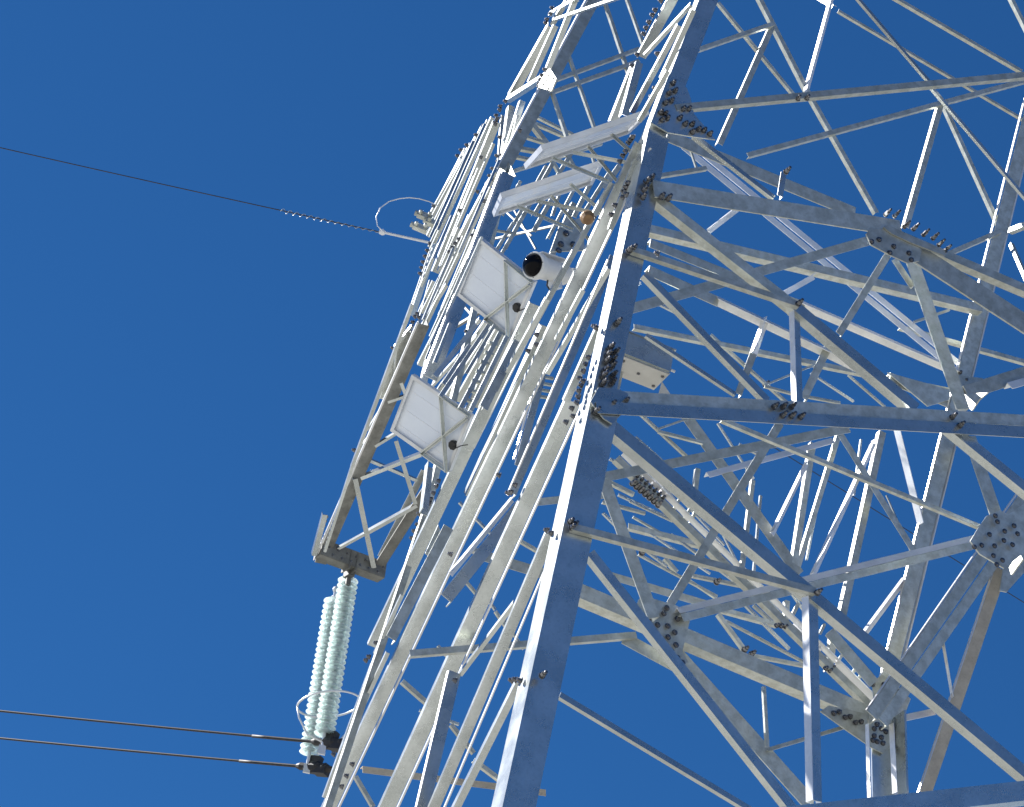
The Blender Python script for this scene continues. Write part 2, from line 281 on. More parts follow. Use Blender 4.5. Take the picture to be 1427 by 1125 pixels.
 ['main_brace',[4.18,17.655,12.889],[3.058,17.267,10.398],[0.462,-0.884,-0.071],[0.788,0.446,-0.425],0.018,0,3,1.0],
 ['main_brace',[4.123,17.664,12.055],[3.658,17.484,9.911],[-0.933,-0.281,0.225],[-0.292,0.956,-0.017],0.1,0,4,1.0],
 ['main_brace',[4.0,17.626,12.046],[3.544,17.449,9.907],[0.472,-0.881,-0.028],[0.857,0.466,-0.222],0.02,0,3,1.0],
 ['tie_rod',[3.607,17.493,11.283],[3.745,17.526,10.782],[0.483,-0.873,0.075],[0.835,0.484,0.262],0.029,0,3,1.0],
 ['redundant_strut',[3.371,17.723,10.626],[3.671,17.817,10.808],[-0.144,0.955,-0.26],[0.546,-0.142,-0.826],0.057,0,3,1.0],
 ['main_brace',[0.879,17.248,12.07],[3.27,17.955,10.728],[0.449,0.153,0.881],[-0.292,0.956,-0.017],0.06,0,1,1.0],
 ['main_brace',[0.919,17.282,12.139],[3.304,17.987,10.807],[0.422,0.231,0.877],[0.328,-0.94,0.09],0.061,0,3,1.0],
 ['rung',[1.337,17.44,12.055],[1.299,17.426,11.926],[0.913,0.274,-0.302],[-0.292,0.956,-0.017],0.024,0,1,1.0],
 ['rung',[1.437,17.469,11.979],[1.403,17.457,11.86],[0.918,0.276,-0.286],[-0.292,0.956,-0.017],0.024,0,1,1.0],
 ['rung',[1.535,17.498,11.933],[1.501,17.486,11.815],[0.917,0.275,-0.289],[-0.292,0.956,-0.017],0.024,0,1,1.0],
 ['rung',[1.581,17.512,11.928],[1.555,17.502,11.805],[0.934,0.282,-0.219],[-0.292,0.956,-0.017],0.023,0,1,1.0],
 ['rung',[2.76,17.863,11.373],[2.729,17.851,11.267],[0.913,0.274,-0.303],[-0.292,0.956,-0.017],0.023,0,1,1.0],
 ['rung',[2.949,17.917,11.196],[2.902,17.901,11.085],[0.876,0.261,-0.405],[-0.292,0.956,-0.017],0.023,0,1,1.0],
 ['rung',[3.069,17.953,11.114],[3.023,17.936,11.004],[0.874,0.26,-0.409],[-0.292,0.956,-0.017],0.023,0,1,1.0],
 ['rung',[3.113,17.965,11.06],[3.066,17.949,10.95],[0.874,0.26,-0.411],[-0.292,0.956,-0.017],0.023,0,1,1.0],
 ['lattice_brace',[2.434,17.87,11.508],[2.451,17.871,11.28],[0.954,0.293,0.071],[-0.292,0.956,-0.017],0.042,0,1,1.0],
 ['lattice_brace',[2.85,17.995,11.374],[2.846,17.988,11.036],[0.956,0.292,-0.016],[-0.292,0.956,-0.017],0.055,0,1,1.0],
 ['lattice_brace',[2.537,17.902,11.528],[2.498,17.888,11.394],[0.915,0.274,-0.296],[-0.292,0.956,-0.017],0.028,0,1,1.0],
 ['lattice_brace',[2.513,15.807,10.225],[2.883,15.915,9.959],[-0.54,-0.18,-0.822],[-0.292,0.956,-0.017],0.095,0,1,1.0],
 ['lattice_brace',[1.995,18.574,11.633],[2.269,18.654,11.392],[0.614,0.201,0.763],[-0.292,0.956,-0.017],0.038,0,1,1.0],
 ['lattice_brace',[2.337,18.674,11.373],[2.824,18.825,11.462],[-0.169,-0.034,0.985],[-0.292,0.956,-0.017],0.03,0,1,1.0],
 ['lattice_brace',[2.077,18.599,11.598],[2.821,18.824,11.486],[0.132,0.058,0.99],[-0.292,0.956,-0.017],0.021,0,1,1.0],
 ['lattice_brace',[2.028,18.585,11.674],[2.519,18.736,11.727],[-0.103,-0.014,0.995],[-0.292,0.956,-0.017],0.043,0,1,1.0],
 ['lattice_brace',[2.287,18.667,11.832],[2.453,18.716,11.748],[0.415,0.143,0.898],[-0.292,0.956,-0.017],0.025,0,1,1.0],
 ['lattice_brace',[2.282,17.334,10.448],[2.373,17.354,9.975],[0.937,0.29,0.193],[-0.292,0.956,-0.017],0.027,0,1,1.0],
 ['lattice_brace',[2.408,17.469,9.994],[3.017,17.663,10.422],[-0.536,-0.149,0.831],[-0.292,0.956,-0.017],0.027,0,1,1.0],
 ['lattice_brace',[1.263,18.356,11.901],[1.975,18.571,11.788],[0.139,0.06,0.988],[-0.292,0.956,-0.017],0.021,0,1,1.0],
 ['lattice_brace',[1.116,18.319,12.353],[1.502,18.436,12.32],[0.074,0.04,0.996],[-0.292,0.956,-0.017],0.017,0,1,1.0],
 ['lattice_brace',[1.163,18.33,12.22],[1.541,18.445,12.148],[0.165,0.068,0.984],[-0.292,0.956,-0.017],0.017,0,1,1.0],
 ['lattice_brace',[1.48,18.423,11.956],[1.6,18.458,11.869],[0.543,0.181,0.82],[-0.292,0.956,-0.017],0.034,0,1,1.0],
 ['lattice_brace',[1.142,18.322,12.106],[1.952,18.572,12.213],[-0.125,-0.021,0.992],[-0.292,0.956,-0.017],0.048,0,1,1.0],
 ['lattice_brace',[1.744,18.502,11.889],[2.33,18.684,11.996],[-0.17,-0.034,0.985],[-0.292,0.956,-0.017],0.03,0,1,1.0],
 ['lattice_brace',[1.713,18.492,11.84],[1.964,18.568,11.77],[0.239,0.09,0.967],[-0.292,0.956,-0.017],0.021,0,1,1.0],
 ['lattice_brace',[1.063,18.29,11.658],[2.068,18.599,11.738],[0.078,0.006,-0.997],[-0.292,0.956,-0.017],0.067,0,1,1.0],
 ['lattice_brace',[1.74,18.497,11.663],[2.048,18.592,11.719],[-0.168,-0.034,0.985],[-0.292,0.956,-0.017],0.026,0,1,1.0],
 ['lattice_brace',[0.893,18.249,12.249],[1.264,18.363,12.294],[-0.115,-0.018,0.993],[-0.292,0.956,-0.017],0.026,0,1,1.0],
 ['lattice_brace',[0.909,18.257,12.453],[1.141,18.328,12.425],[0.103,0.049,0.993],[-0.292,0.956,-0.017],0.034,0,1,1.0],
 ['lattice_brace',[0.335,18.075,12.052],[0.874,18.245,12.351],[0.451,0.122,-0.884],[-0.292,0.956,-0.017],0.063,0,1,1.0],
 ['lattice_brace',[-0.049,17.946,11.428],[0.546,18.129,11.472],[0.072,0.004,-0.997],[-0.292,0.956,-0.017],0.092,0,1,1.0],
 ['lattice_brace',[0.134,18.006,11.656],[0.513,18.12,11.578],[0.182,0.073,0.981],[-0.292,0.956,-0.017],0.029,0,1,1.0],
 ['lattice_brace',[-0.382,17.82,10.089],[-0.129,17.895,9.969],[0.39,0.136,0.911],[-0.292,0.956,-0.017],0.036,0,1,1.0],
 ['lattice_brace',[0.048,17.948,9.884],[0.263,18.011,9.72],[0.56,0.186,0.807],[-0.292,0.956,-0.017],0.032,0,1,1.0],
 ['lattice_brace',[-0.129,17.917,11.15],[0.092,17.981,10.99],[0.541,0.18,0.821],[-0.292,0.956,-0.017],0.024,0,1,1.0],
 ['lattice_brace',[0.206,18.015,10.945],[0.364,18.061,10.801],[0.629,0.206,0.75],[-0.292,0.956,-0.017],0.024,0,1,1.0],
 ['lattice_brace',[-0.524,17.764,9.328],[0.864,18.193,9.638],[0.204,0.045,-0.978],[-0.292,0.956,-0.017],0.052,0,4,1.0],
 ['lattice_brace',[0.275,18.014,9.662],[0.521,18.087,9.571],[0.314,0.113,0.943],[-0.292,0.956,-0.017],0.036,0,1,1.0],
 ['lattice_brace',[-0.566,17.749,9.224],[-0.387,17.8,9.036],[0.677,0.219,0.703],[-0.292,0.956,-0.017],0.031,0,1,1.0],
 ['lattice_brace',[0.887,18.254,12.672],[1.244,18.363,12.627],[0.11,0.051,0.993],[-0.292,0.956,-0.017],0.021,0,0,1.0],
 ['lattice_brace',[1.012,18.287,12.372],[1.642,18.479,12.322],[0.067,0.038,0.997],[-0.292,0.956,-0.017],0.021,0,0,1.0],
 ['lattice_brace',[1.225,18.359,12.748],[1.969,18.578,12.285],[0.487,0.164,0.858],[-0.292,0.956,-0.017],0.017,0,0,1.0],
 ['lattice_brace',[1.236,18.357,12.468],[1.816,18.53,12.22],[0.357,0.126,0.925],[-0.292,0.956,-0.017],0.03,0,0,1.0],
 ['lattice_brace',[1.502,18.434,12.194],[2.141,18.625,11.972],[0.298,0.108,0.949],[-0.292,0.956,-0.017],0.021,0,0,1.0],
 ['lattice_brace',[1.116,18.313,12.034],[1.516,18.433,11.89],[0.308,0.111,0.945],[-0.292,0.956,-0.017],0.021,0,0,1.0],
 ['lattice_brace',[1.759,18.52,12.62],[2.118,18.621,12.137],[0.755,0.242,0.61],[-0.292,0.956,-0.017],0.017,0,0,1.0],
 ['lattice_brace',[1.978,18.58,12.218],[2.58,18.757,11.806],[0.52,0.174,0.836],[-0.292,0.956,-0.017],0.025,0,0,1.0],
 ['lattice_brace',[1.612,18.469,12.31],[1.952,18.571,12.172],[0.342,0.121,0.932],[-0.292,0.956,-0.017],0.021,0,0,1.0],
 ['lattice_brace',[2.158,18.628,11.842],[2.644,18.772,11.559],[0.462,0.157,0.873],[-0.292,0.956,-0.017],0.025,0,0,1.0],
 ['lattice_brace',[1.744,18.53,13.413],[2.13,18.64,13.009],[0.675,0.219,0.705],[-0.292,0.956,-0.017],0.017,0,0,1.0],
 ['lattice_brace',[1.688,18.499,12.662],[1.818,18.535,12.433],[0.822,0.26,0.507],[-0.292,0.956,-0.017],0.017,0,0,1.0],
 ['lattice_brace',[2.464,18.728,12.209],[2.871,18.846,11.819],[0.644,0.21,0.735],[-0.292,0.956,-0.017],0.021,0,0,1.0],
 ['lattice_brace',[1.289,18.368,12.14],[1.885,18.547,11.972],[0.245,0.092,0.965],[-0.292,0.956,-0.017],0.017,0,0,1.0],
 ['lattice_brace',[0.909,18.252,12.155],[1.116,18.313,12.034],[0.461,0.156,0.873],[-0.292,0.956,-0.017],0.021,0,0,1.0],
 ['lattice_brace',[2.208,18.662,12.884],[2.245,18.66,12.121],[0.955,0.293,0.045],[-0.292,0.956,-0.017],0.022,0,0,1.0],
 ['lattice_brace',[3.038,18.932,13.819],[3.035,18.921,13.236],[0.956,0.292,-0.011],[-0.292,0.956,-0.017],0.018,0,0,1.0],
 ['lattice_brace',[2.722,18.821,13.03],[2.687,18.8,12.443],[0.954,0.291,-0.067],[-0.292,0.956,-0.017],0.018,0,0,1.0],
 ['lattice_brace',[1.074,18.341,14.356],[1.346,18.424,14.328],[0.088,0.044,0.995],[-0.292,0.956,-0.017],0.022,0,0,1.0],
 ['lattice_brace',[2.609,18.815,14.578],[3.243,19.008,14.538],[0.053,0.034,0.998],[-0.292,0.956,-0.017],0.027,0,0,1.0],
 ['lattice_brace',[2.507,18.778,14.283],[2.934,18.907,14.168],[0.235,0.089,0.968],[-0.292,0.956,-0.017],0.018,0,0,1.0],
 ['lattice_brace',[1.961,18.593,13.285],[2.23,18.675,13.255],[0.096,0.047,0.994],[-0.292,0.956,-0.017],0.022,0,0,1.0],
 ['lattice_brace',[1.062,18.313,12.965],[1.376,18.406,12.813],[0.399,0.138,0.907],[-0.292,0.956,-0.017],0.026,0,0,1.0],
 ['lattice_brace',[3.332,19.014,13.361],[3.618,19.093,12.896],[0.803,0.255,0.539],[-0.292,0.956,-0.017],0.013,0,0,1.0],
 ['lattice_brace',[-0.249,17.891,11.768],[0.157,18.011,11.533],[0.459,0.156,0.874],[-0.292,0.956,-0.017],0.021,0,0,1.0],
 ['lattice_brace',[0.049,17.97,11.091],[0.205,18.015,10.958],[0.603,0.198,0.773],[-0.292,0.956,-0.017],0.02,0,0,1.0],
 ['lattice_brace',[-0.174,17.891,10.487],[0.029,17.95,10.344],[0.531,0.177,0.829],[-0.292,0.956,-0.017],0.02,0,0,1.0],
 ['lattice_brace',[0.271,18.035,10.92],[0.487,18.097,10.714],[0.641,0.209,0.738],[-0.292,0.956,-0.017],0.02,0,0,1.0],
 ['lattice_brace',[-0.201,17.873,9.912],[0.115,17.969,9.909],[0.006,0.02,1.0],[-0.292,0.956,-0.017],0.02,0,0,1.0],
 ['lattice_brace',[1.981,18.564,11.3],[2.122,18.605,11.189],[0.571,0.189,0.799],[-0.292,0.956,-0.017],0.017,0,0,1.0],
 ['lattice_brace',[1.938,17.63,12.451],[2.008,17.651,12.391],[0.272,0.762,0.588],[0.606,-0.61,0.51],0.029,0,3,1.0],
 ['lattice_brace',[1.153,17.384,12.108],[1.533,17.495,11.8],[0.295,0.723,0.625],[0.582,-0.654,0.483],0.041,0,3,1.0],
 ['lattice_brace',[1.876,17.597,11.633],[2.092,17.66,11.484],[0.358,0.551,0.754],[0.481,-0.801,0.357],0.038,0,3,1.0],
 ['lattice_brace',[2.491,17.778,11.225],[2.74,17.852,11.091],[0.431,0.157,0.889],[0.296,-0.955,0.025],0.05,0,3,1.0],
 ['lattice_brace',[2.885,17.895,11.037],[3.215,17.992,10.845],[0.415,0.293,0.861],[0.356,-0.924,0.142],0.062,0,3,1.0],
 ['main_brace',[0.45,13.67,12.363],[-0.739,17.349,8.715],[-0.189,0.661,0.726],[0.956,0.292,-0.017],0.095,0,0,0.5],
 ['main_brace',[-0.025,15.023,11.837],[-0.664,17.002,9.936],[-0.186,0.651,0.736],[0.956,0.292,-0.017],0.089,0,0,0.5],
 ['brace_plate',[0.068,15.23,11.819],[-0.208,16.077,10.828],[0.207,-0.716,-0.667],[0.956,0.292,-0.017],0.104,0,0,1.0],
 ['brace_plate',[-0.206,14.969,9.895],[-0.411,14.89,8.969],[-0.932,-0.281,0.229],[-0.292,0.956,-0.017],0.071,0,1,1.0],
 ['redundant_strut',[0.072,14.444,11.498],[-0.092,14.965,11.188],[-0.13,0.477,0.869],[0.956,0.292,-0.017],0.036,0,0,1.0],
 ['redundant_strut',[0.529,15.241,12.523],[0.157,15.088,10.322],[-0.942,-0.285,0.178],[-0.292,0.956,-0.017],0.061,0,0,1.0],
 ['redundant_strut',[0.41,13.748,11.429],[0.092,14.713,10.128],[0.396,-0.688,-0.607],[0.898,0.429,0.099],0.016,0,3,1.0],
 ['main_brace',[0.333,14.012,10.474],[-0.31,15.984,8.252],[-0.203,0.704,0.681],[0.956,0.292,-0.017],0.101,0,0,0.5],
 ['redundant_strut',[0.425,13.664,10.829],[0.317,13.993,10.445],[-0.206,0.714,0.669],[0.956,0.292,-0.017],0.045,0,0,1.0],
 ['redundant_strut',[0.371,13.826,9.398],[0.004,14.937,7.857],[-0.223,0.765,0.604],[0.956,0.292,-0.017],0.068,0,0,0.5],
 ['redundant_strut',[0.363,13.719,8.291],[0.152,14.375,7.688],[-0.181,0.635,0.751],[0.956,0.292,-0.017],0.044,0,0,1.0],
 ['redundant_strut',[0.041,15.027,8.901],[0.022,15.003,7.887],[-0.956,-0.292,0.023],[-0.292,0.956,-0.017],0.08,0,0,1.0],
 ['redundant_strut',[-0.052,14.998,8.887],[-0.07,14.975,7.865],[0.6,-0.8,0.008],[0.8,0.599,-0.028],0.017,0,3,1.0],
 ['redundant_strut',[0.263,14.261,9.08],[0.025,15.028,8.892],[-0.051,0.223,0.973],[0.956,0.292,-0.017],0.028,0,0,1.0],
 ['redundant_strut',[0.119,15.076,10.288],[-0.178,14.972,9.58],[0.555,-0.824,-0.113],[0.738,0.551,-0.391],0.041,0,3,1.0],
 ['redundant_strut',[0.248,15.114,10.261],[-0.117,14.987,9.374],[-0.879,-0.262,0.398],[-0.292,0.956,-0.017],0.086,0,0,1.0],
 ['redundant_strut',[0.193,15.117,11.343],[0.153,15.091,10.547],[-0.955,-0.291,0.057],[-0.292,0.956,-0.017],0.051,0,0,1.0],
 ['redundant_strut',[0.123,15.096,11.37],[0.083,15.07,10.585],[0.546,-0.838,0.0],[0.836,0.545,-0.061],0.017,0,3,1.0],
 ['redundant_strut',[0.428,13.896,11.465],[0.179,14.686,11.065],[-0.113,0.422,0.9],[0.956,0.292,-0.017],0.031,0,0,1.0],
 ['redundant_strut',[0.334,13.936,12.195],[-0.003,15.003,11.539],[-0.134,0.489,0.862],[0.956,0.292,-0.017],0.036,0,0,1.0],
 ['redundant_strut',[0.455,13.644,12.205],[0.383,13.854,11.749],[-0.256,0.862,0.437],[0.956,0.292,-0.017],0.035,0,0,1.0],
 ['redundant_strut',[0.293,14.129,11.414],[0.191,14.448,11.19],[-0.149,0.537,0.83],[0.956,0.292,-0.017],0.031,0,0,1.0],
 ['redundant_strut',[-0.591,16.573,9.593],[-0.725,16.959,8.683],[-0.26,0.874,0.41],[0.956,0.292,-0.017],0.034,0,0,1.0],
 ['redundant_strut',[-0.498,16.264,9.549],[-0.691,16.862,8.938],[-0.192,0.671,0.717],[0.956,0.292,-0.017],0.029,0,0,1.0],
 ['redundant_strut',[-0.488,16.26,10.008],[-0.593,16.584,9.672],[-0.194,0.675,0.712],[0.956,0.292,-0.017],0.025,0,0,1.0],
 ['brace_lip',[0.536,13.555,12.255],[-0.631,17.16,8.645],[0.33,-0.613,-0.718],[0.917,0.387,0.09],0.019,0,3,1.0],
 ['brace_lip',[0.429,13.79,10.326],[-0.195,15.706,8.176],[0.339,-0.652,-0.679],[0.917,0.391,0.082],0.018,0,3,1.0],
 ['brace_lip',[0.443,13.688,9.308],[0.089,14.756,7.792],[0.384,-0.711,-0.59],[0.904,0.419,0.084],0.015,0,3,1.0],
 ['brace_lip',[0.07,15.055,11.835],[-0.209,15.924,11.113],[0.303,-0.55,-0.778],[0.922,0.375,0.095],0.014,0,3,1.0],
 ['lattice_brace',[-0.371,14.948,11.524],[-0.568,14.878,10.994],[0.891,0.266,-0.367],[-0.292,0.956,-0.017],0.034,0,0,1.0],
 ['lattice_brace',[-0.281,14.976,11.562],[-0.497,14.897,10.855],[0.911,0.273,-0.309],[-0.292,0.956,-0.017],0.028,0,0,1.0],
 ['lattice_brace',[-0.193,15.002,11.539],[-0.348,14.942,10.825],[0.933,0.281,-0.227],[-0.292,0.956,-0.017],0.031,0,0,1.0],
 ['lattice_brace',[-0.143,15.018,11.525],[-0.277,14.964,10.832],[0.937,0.283,-0.205],[-0.292,0.956,-0.017],0.03,0,0,1.0],
 ['lattice_brace',[-0.077,15.038,11.521],[-0.211,14.985,10.9],[0.933,0.281,-0.227],[-0.292,0.956,-0.017],0.04,0,0,1.0],
 ['lattice_brace',[-0.123,15.018,11.215],[-0.186,14.993,10.885],[0.938,0.283,-0.201],[-0.292,0.956,-0.017],0.035,0,0,1.0],
 ['lattice_brace',[-0.24,14.989,11.578],[-0.359,14.944,11.106],[0.925,0.278,-0.26],[-0.292,0.956,-0.017],0.023,0,0,1.0],
 ['lattice_brace',[-0.381,14.942,11.343],[-0.497,14.899,10.956],[0.913,0.274,-0.304],[-0.292,0.956,-0.017],0.028,0,0,1.0],
 ['lattice_brace',[-0.084,15.032,11.354],[-0.143,15.009,11.053],[0.937,0.283,-0.207],[-0.292,0.956,-0.017],0.03,0,0,1.0],
 ['lattice_brace',[-0.541,14.894,11.449],[-0.584,14.875,11.093],[0.949,0.288,-0.131],[-0.292,0.956,-0.017],0.026,0,0,1.0],
 ['lattice_brace',[-0.192,15.953,15.491],[-0.299,16.27,14.93],[-0.243,0.824,0.512],[0.956,0.292,-0.017],0.044,0,0,1.0],
 ['lattice_brace',[-0.361,16.511,15.604],[-0.576,17.198,15.332],[-0.089,0.345,0.935],[0.956,0.292,-0.017],0.065,0,0,1.0],
 ['lattice_brace',[-0.314,16.35,15.489],[-0.425,16.693,15.121],[-0.197,0.687,0.7],[0.956,0.292,-0.017],0.045,0,0,1.0],
 ['lattice_brace',[-0.178,15.901,15.414],[-0.38,16.583,15.775],[0.147,-0.429,0.891],[0.956,0.292,-0.017],0.037,0,0,1.0],
 ['lattice_brace',[-0.318,16.368,15.555],[0.14,14.811,14.561],[0.167,-0.495,0.853],[0.956,0.292,-0.017],0.024,0,0,1.0],
 ['lattice_brace',[-0.268,16.161,14.816],[-0.592,17.251,15.32],[0.133,-0.383,0.914],[0.956,0.292,-0.017],0.046,0,0,1.0],
 ['lattice_brace',[-0.258,16.175,15.621],[-0.346,16.462,15.576],[-0.028,0.149,0.988],[0.956,0.292,-0.017],0.039,0,0,1.0],
 ['lattice_brace',[-0.2,16.712,15.209],[0.442,16.921,15.905],[-0.69,-0.199,0.696],[-0.292,0.956,-0.017],0.032,0,1,1.0],
 ['lattice_brace',[-0.202,16.709,15.074],[0.462,16.925,15.778],[-0.683,-0.196,0.704],[-0.292,0.956,-0.017],0.032,0,1,1.0],
 ['lattice_brace',[0.022,16.8,16.313],[0.37,16.894,15.617],[0.847,0.267,0.46],[-0.292,0.956,-0.017],0.03,0,1,1.0],
 ['lattice_brace',[0.216,16.861,16.421],[0.444,16.923,15.982],[0.84,0.265,0.473],[-0.292,0.956,-0.017],0.026,0,1,1.0],
 ['lattice_brace',[-0.157,16.731,15.544],[0.187,16.825,14.904],[0.833,0.263,0.487],[-0.292,0.956,-0.017],0.026,0,1,1.0],
 ['lattice_brace',[-0.236,16.7,15.12],[-0.016,16.759,14.691],[0.843,0.266,0.468],[-0.292,0.956,-0.017],0.03,0,1,1.0],
 ['lattice_brace',[-0.455,16.784,14.999],[-0.5,16.9,14.452],[-0.281,0.933,0.223],[0.956,0.292,-0.017],0.049,0,0,1.0],
 ['lattice_brace',[-0.548,17.098,15.175],[-0.504,16.916,14.52],[-0.286,0.919,-0.273],[0.956,0.292,-0.017],0.056,0,0,1.0],
 ['lattice_brace',[0.493,13.607,13.682],[0.352,14.053,13.424],[-0.128,0.469,0.874],[0.956,0.292,-0.017],0.068,0,0,0.5],
 ['lattice_brace',[0.61,13.197,13.227],[0.386,13.937,13.325],[0.053,-0.114,0.992],[0.956,0.292,-0.017],0.026,0,0,1.0],
 ['lattice_brace',[0.33,14.123,13.375],[0.261,14.327,13.02],[-0.242,0.82,0.518],[0.956,0.292,-0.017],0.058,0,0,1.0],
 ['lattice_brace',[0.352,14.051,13.371],[0.327,14.105,12.923],[-0.288,0.949,0.132],[0.956,0.292,-0.017],0.056,0,0,1.0],
 ['lattice_brace',[0.56,13.358,13.173],[0.376,13.938,12.818],[-0.134,0.488,0.863],[0.956,0.292,-0.017],0.036,0,0,1.0],
 ['lattice_brace',[0.618,12.989,13.011],[0.511,13.317,12.655],[-0.199,0.691,0.695],[0.956,0.292,-0.017],0.035,0,0,1.0],
 ['lattice_brace',[0.538,13.228,12.652],[0.427,13.582,12.472],[-0.113,0.422,0.899],[0.956,0.292,-0.017],0.031,0,0,1.0],
 ['lattice_brace',[-0.595,17.252,15.173],[-0.515,16.944,14.355],[-0.278,0.89,-0.361],[0.956,0.292,-0.017],0.027,0,0,1.0],
 ['lattice_brace',[-0.453,16.767,14.827],[-0.456,16.743,14.235],[-0.293,0.956,-0.035],[0.956,0.292,-0.017],0.024,0,0,1.0],
 ['lattice_brace',[-0.331,17.937,15.771],[0.057,18.055,15.74],[0.068,0.039,0.997],[-0.292,0.956,-0.017],0.027,0,1,1.0],
 ['lattice_brace',[-0.324,17.938,15.691],[-0.014,18.032,15.686],[0.012,0.021,1.0],[-0.292,0.956,-0.017],0.031,0,1,1.0],
 ['lattice_brace',[-0.35,17.93,15.678],[-0.175,17.98,15.521],[0.62,0.203,0.758],[-0.292,0.956,-0.017],0.045,0,1,1.0],
 ['lattice_brace',[-0.391,17.914,15.508],[-0.188,17.976,15.53],[-0.104,-0.014,0.995],[-0.292,0.956,-0.017],0.031,0,1,1.0],
 ['lattice_brace',[-0.409,17.906,15.357],[-0.233,17.961,15.406],[-0.252,-0.06,0.966],[-0.292,0.956,-0.017],0.036,0,1,1.0],
 ['lattice_brace',[-0.411,17.903,15.259],[-0.265,17.949,15.293],[-0.211,-0.047,0.976],[-0.292,0.956,-0.017],0.031,0,1,1.0],
 ['lattice_brace',[-0.421,17.897,15.079],[0.311,18.134,15.779],[-0.647,-0.185,0.74],[-0.292,0.956,-0.017],0.029,0,1,1.0],
 ['lattice_brace',[-0.044,18.011,15.001],[-0.141,17.974,14.589],[0.929,0.28,-0.244],[-0.292,0.956,-0.017],0.039,0,1,1.0],
 ['lattice_brace',[-0.074,18.011,15.486],[-0.345,17.907,14.301],[0.93,0.28,-0.238],[-0.292,0.956,-0.017],0.034,0,1,1.0],
 ['lattice_brace',[-0.148,17.985,15.316],[-0.316,17.92,14.578],[0.93,0.28,-0.237],[-0.292,0.956,-0.017],0.028,0,1,1.0],
 ['lattice_brace',[0.061,18.054,15.638],[-0.167,17.969,14.748],[0.924,0.278,-0.264],[-0.292,0.956,-0.017],0.035,0,1,1.0],
 ['lattice_brace',[0.182,18.088,15.418],[-0.002,18.016,14.574],[0.932,0.281,-0.228],[-0.292,0.956,-0.017],0.028,0,1,1.0],
 ['lattice_brace',[0.319,18.133,15.62],[0.174,18.076,14.899],[0.936,0.282,-0.212],[-0.292,0.956,-0.017],0.039,0,1,1.0],
 ['lattice_brace',[-0.337,17.922,15.043],[-0.427,17.887,14.617],[0.933,0.281,-0.223],[-0.292,0.956,-0.017],0.028,0,1,1.0],
 ['lattice_brace',[0.028,18.037,15.238],[-0.005,18.02,14.821],[0.953,0.29,-0.087],[-0.292,0.956,-0.017],0.026,0,1,1.0],
 ['lattice_brace',[0.405,18.158,15.518],[0.245,18.099,14.952],[0.917,0.275,-0.289],[-0.292,0.956,-0.017],0.035,0,1,1.0],
 ['lattice_brace',[0.475,18.181,15.64],[0.377,18.146,15.329],[0.909,0.272,-0.317],[-0.292,0.956,-0.017],0.048,0,1,1.0],
 ['lattice_brace',[-0.249,17.943,14.706],[-0.358,17.901,14.246],[0.928,0.279,-0.247],[-0.292,0.956,-0.017],0.028,0,1,1.0],
 ['lattice_brace',[-0.32,17.92,14.593],[-0.418,17.883,14.219],[0.922,0.277,-0.269],[-0.292,0.956,-0.017],0.029,0,1,1.0],
 ['lattice_brace',[0.014,18.038,15.511],[0.151,18.077,15.336],[0.738,0.237,0.631],[-0.292,0.956,-0.017],0.031,0,1,1.0],
 ['lattice_brace',[-0.112,17.997,15.39],[0.023,18.036,15.23],[0.716,0.23,0.659],[-0.292,0.956,-0.017],0.031,0,1,1.0],
 ['lattice_brace',[0.223,18.104,15.626],[0.305,18.126,15.455],[0.853,0.269,0.447],[-0.292,0.956,-0.017],0.023,0,1,1.0],
 ['lattice_brace',[-0.507,17.859,14.411],[-0.262,17.935,14.484],[-0.267,-0.064,0.962],[-0.292,0.956,-0.017],0.018,0,1,1.0],
 ['lattice_brace',[0.145,18.07,15.045],[0.029,18.021,14.28],[0.945,0.286,-0.162],[-0.292,0.956,-0.017],0.048,0,1,1.0],
 ['tie_rod',[-0.442,19.885,16.127],[-0.145,18.858,15.172],[-0.207,0.633,-0.746],[0.956,0.292,-0.017],0.016,0,2,1.0],
 ['tie_rod',[-0.361,19.611,15.961],[-0.083,18.639,14.883],[-0.224,0.694,-0.684],[0.956,0.292,-0.017],0.014,0,2,1.0],
 ['tie_rod',[-0.55,20.231,15.989],[0.095,18.051,14.762],[0.153,-0.45,0.88],[0.956,0.292,-0.017],0.019,0,2,1.0],
 ['tie_rod',[-0.7,20.697,15.552],[-0.446,19.819,14.773],[-0.202,0.616,-0.761],[0.956,0.292,-0.017],0.021,0,2,1.0],
 ['tie_rod',[-0.747,20.86,15.711],[-0.491,19.995,15.243],[0.149,-0.437,0.887],[0.956,0.292,-0.017],0.025,0,2,1.0],
 ['tie_rod',[-0.687,20.634,15.205],[-0.473,19.917,14.945],[0.111,-0.309,0.944],[0.956,0.292,-0.017],0.029,0,2,1.0],
 ['lattice_brace',[-0.652,17.442,15.241],[-0.901,18.189,14.099],[-0.232,0.791,0.567],[0.956,0.292,-0.017],0.062,0,0,1.0],
 ['lattice_brace',[-0.689,17.571,15.376],[-0.983,18.482,14.511],[-0.184,0.645,0.742],[0.956,0.292,-0.017],0.032,0,0,1.0],
 ['lattice_brace',[-0.722,17.681,15.421],[-1.005,18.558,14.598],[-0.183,0.641,0.745],[0.956,0.292,-0.017],0.027,0,0,1.0],
 ['lattice_brace',[-0.764,17.818,15.439],[-1.05,18.72,14.823],[-0.146,0.528,0.837],[0.956,0.292,-0.017],0.032,0,0,1.0],
 ['lattice_brace',[-0.797,17.927,15.418],[-1.085,18.845,15.0],[-0.102,0.387,0.916],[0.956,0.292,-0.017],0.027,0,0,1.0],
 ['lattice_brace',[-0.841,18.071,15.421],[-1.112,18.94,15.11],[-0.08,0.315,0.946],[0.956,0.292,-0.017],0.027,0,0,1.0],
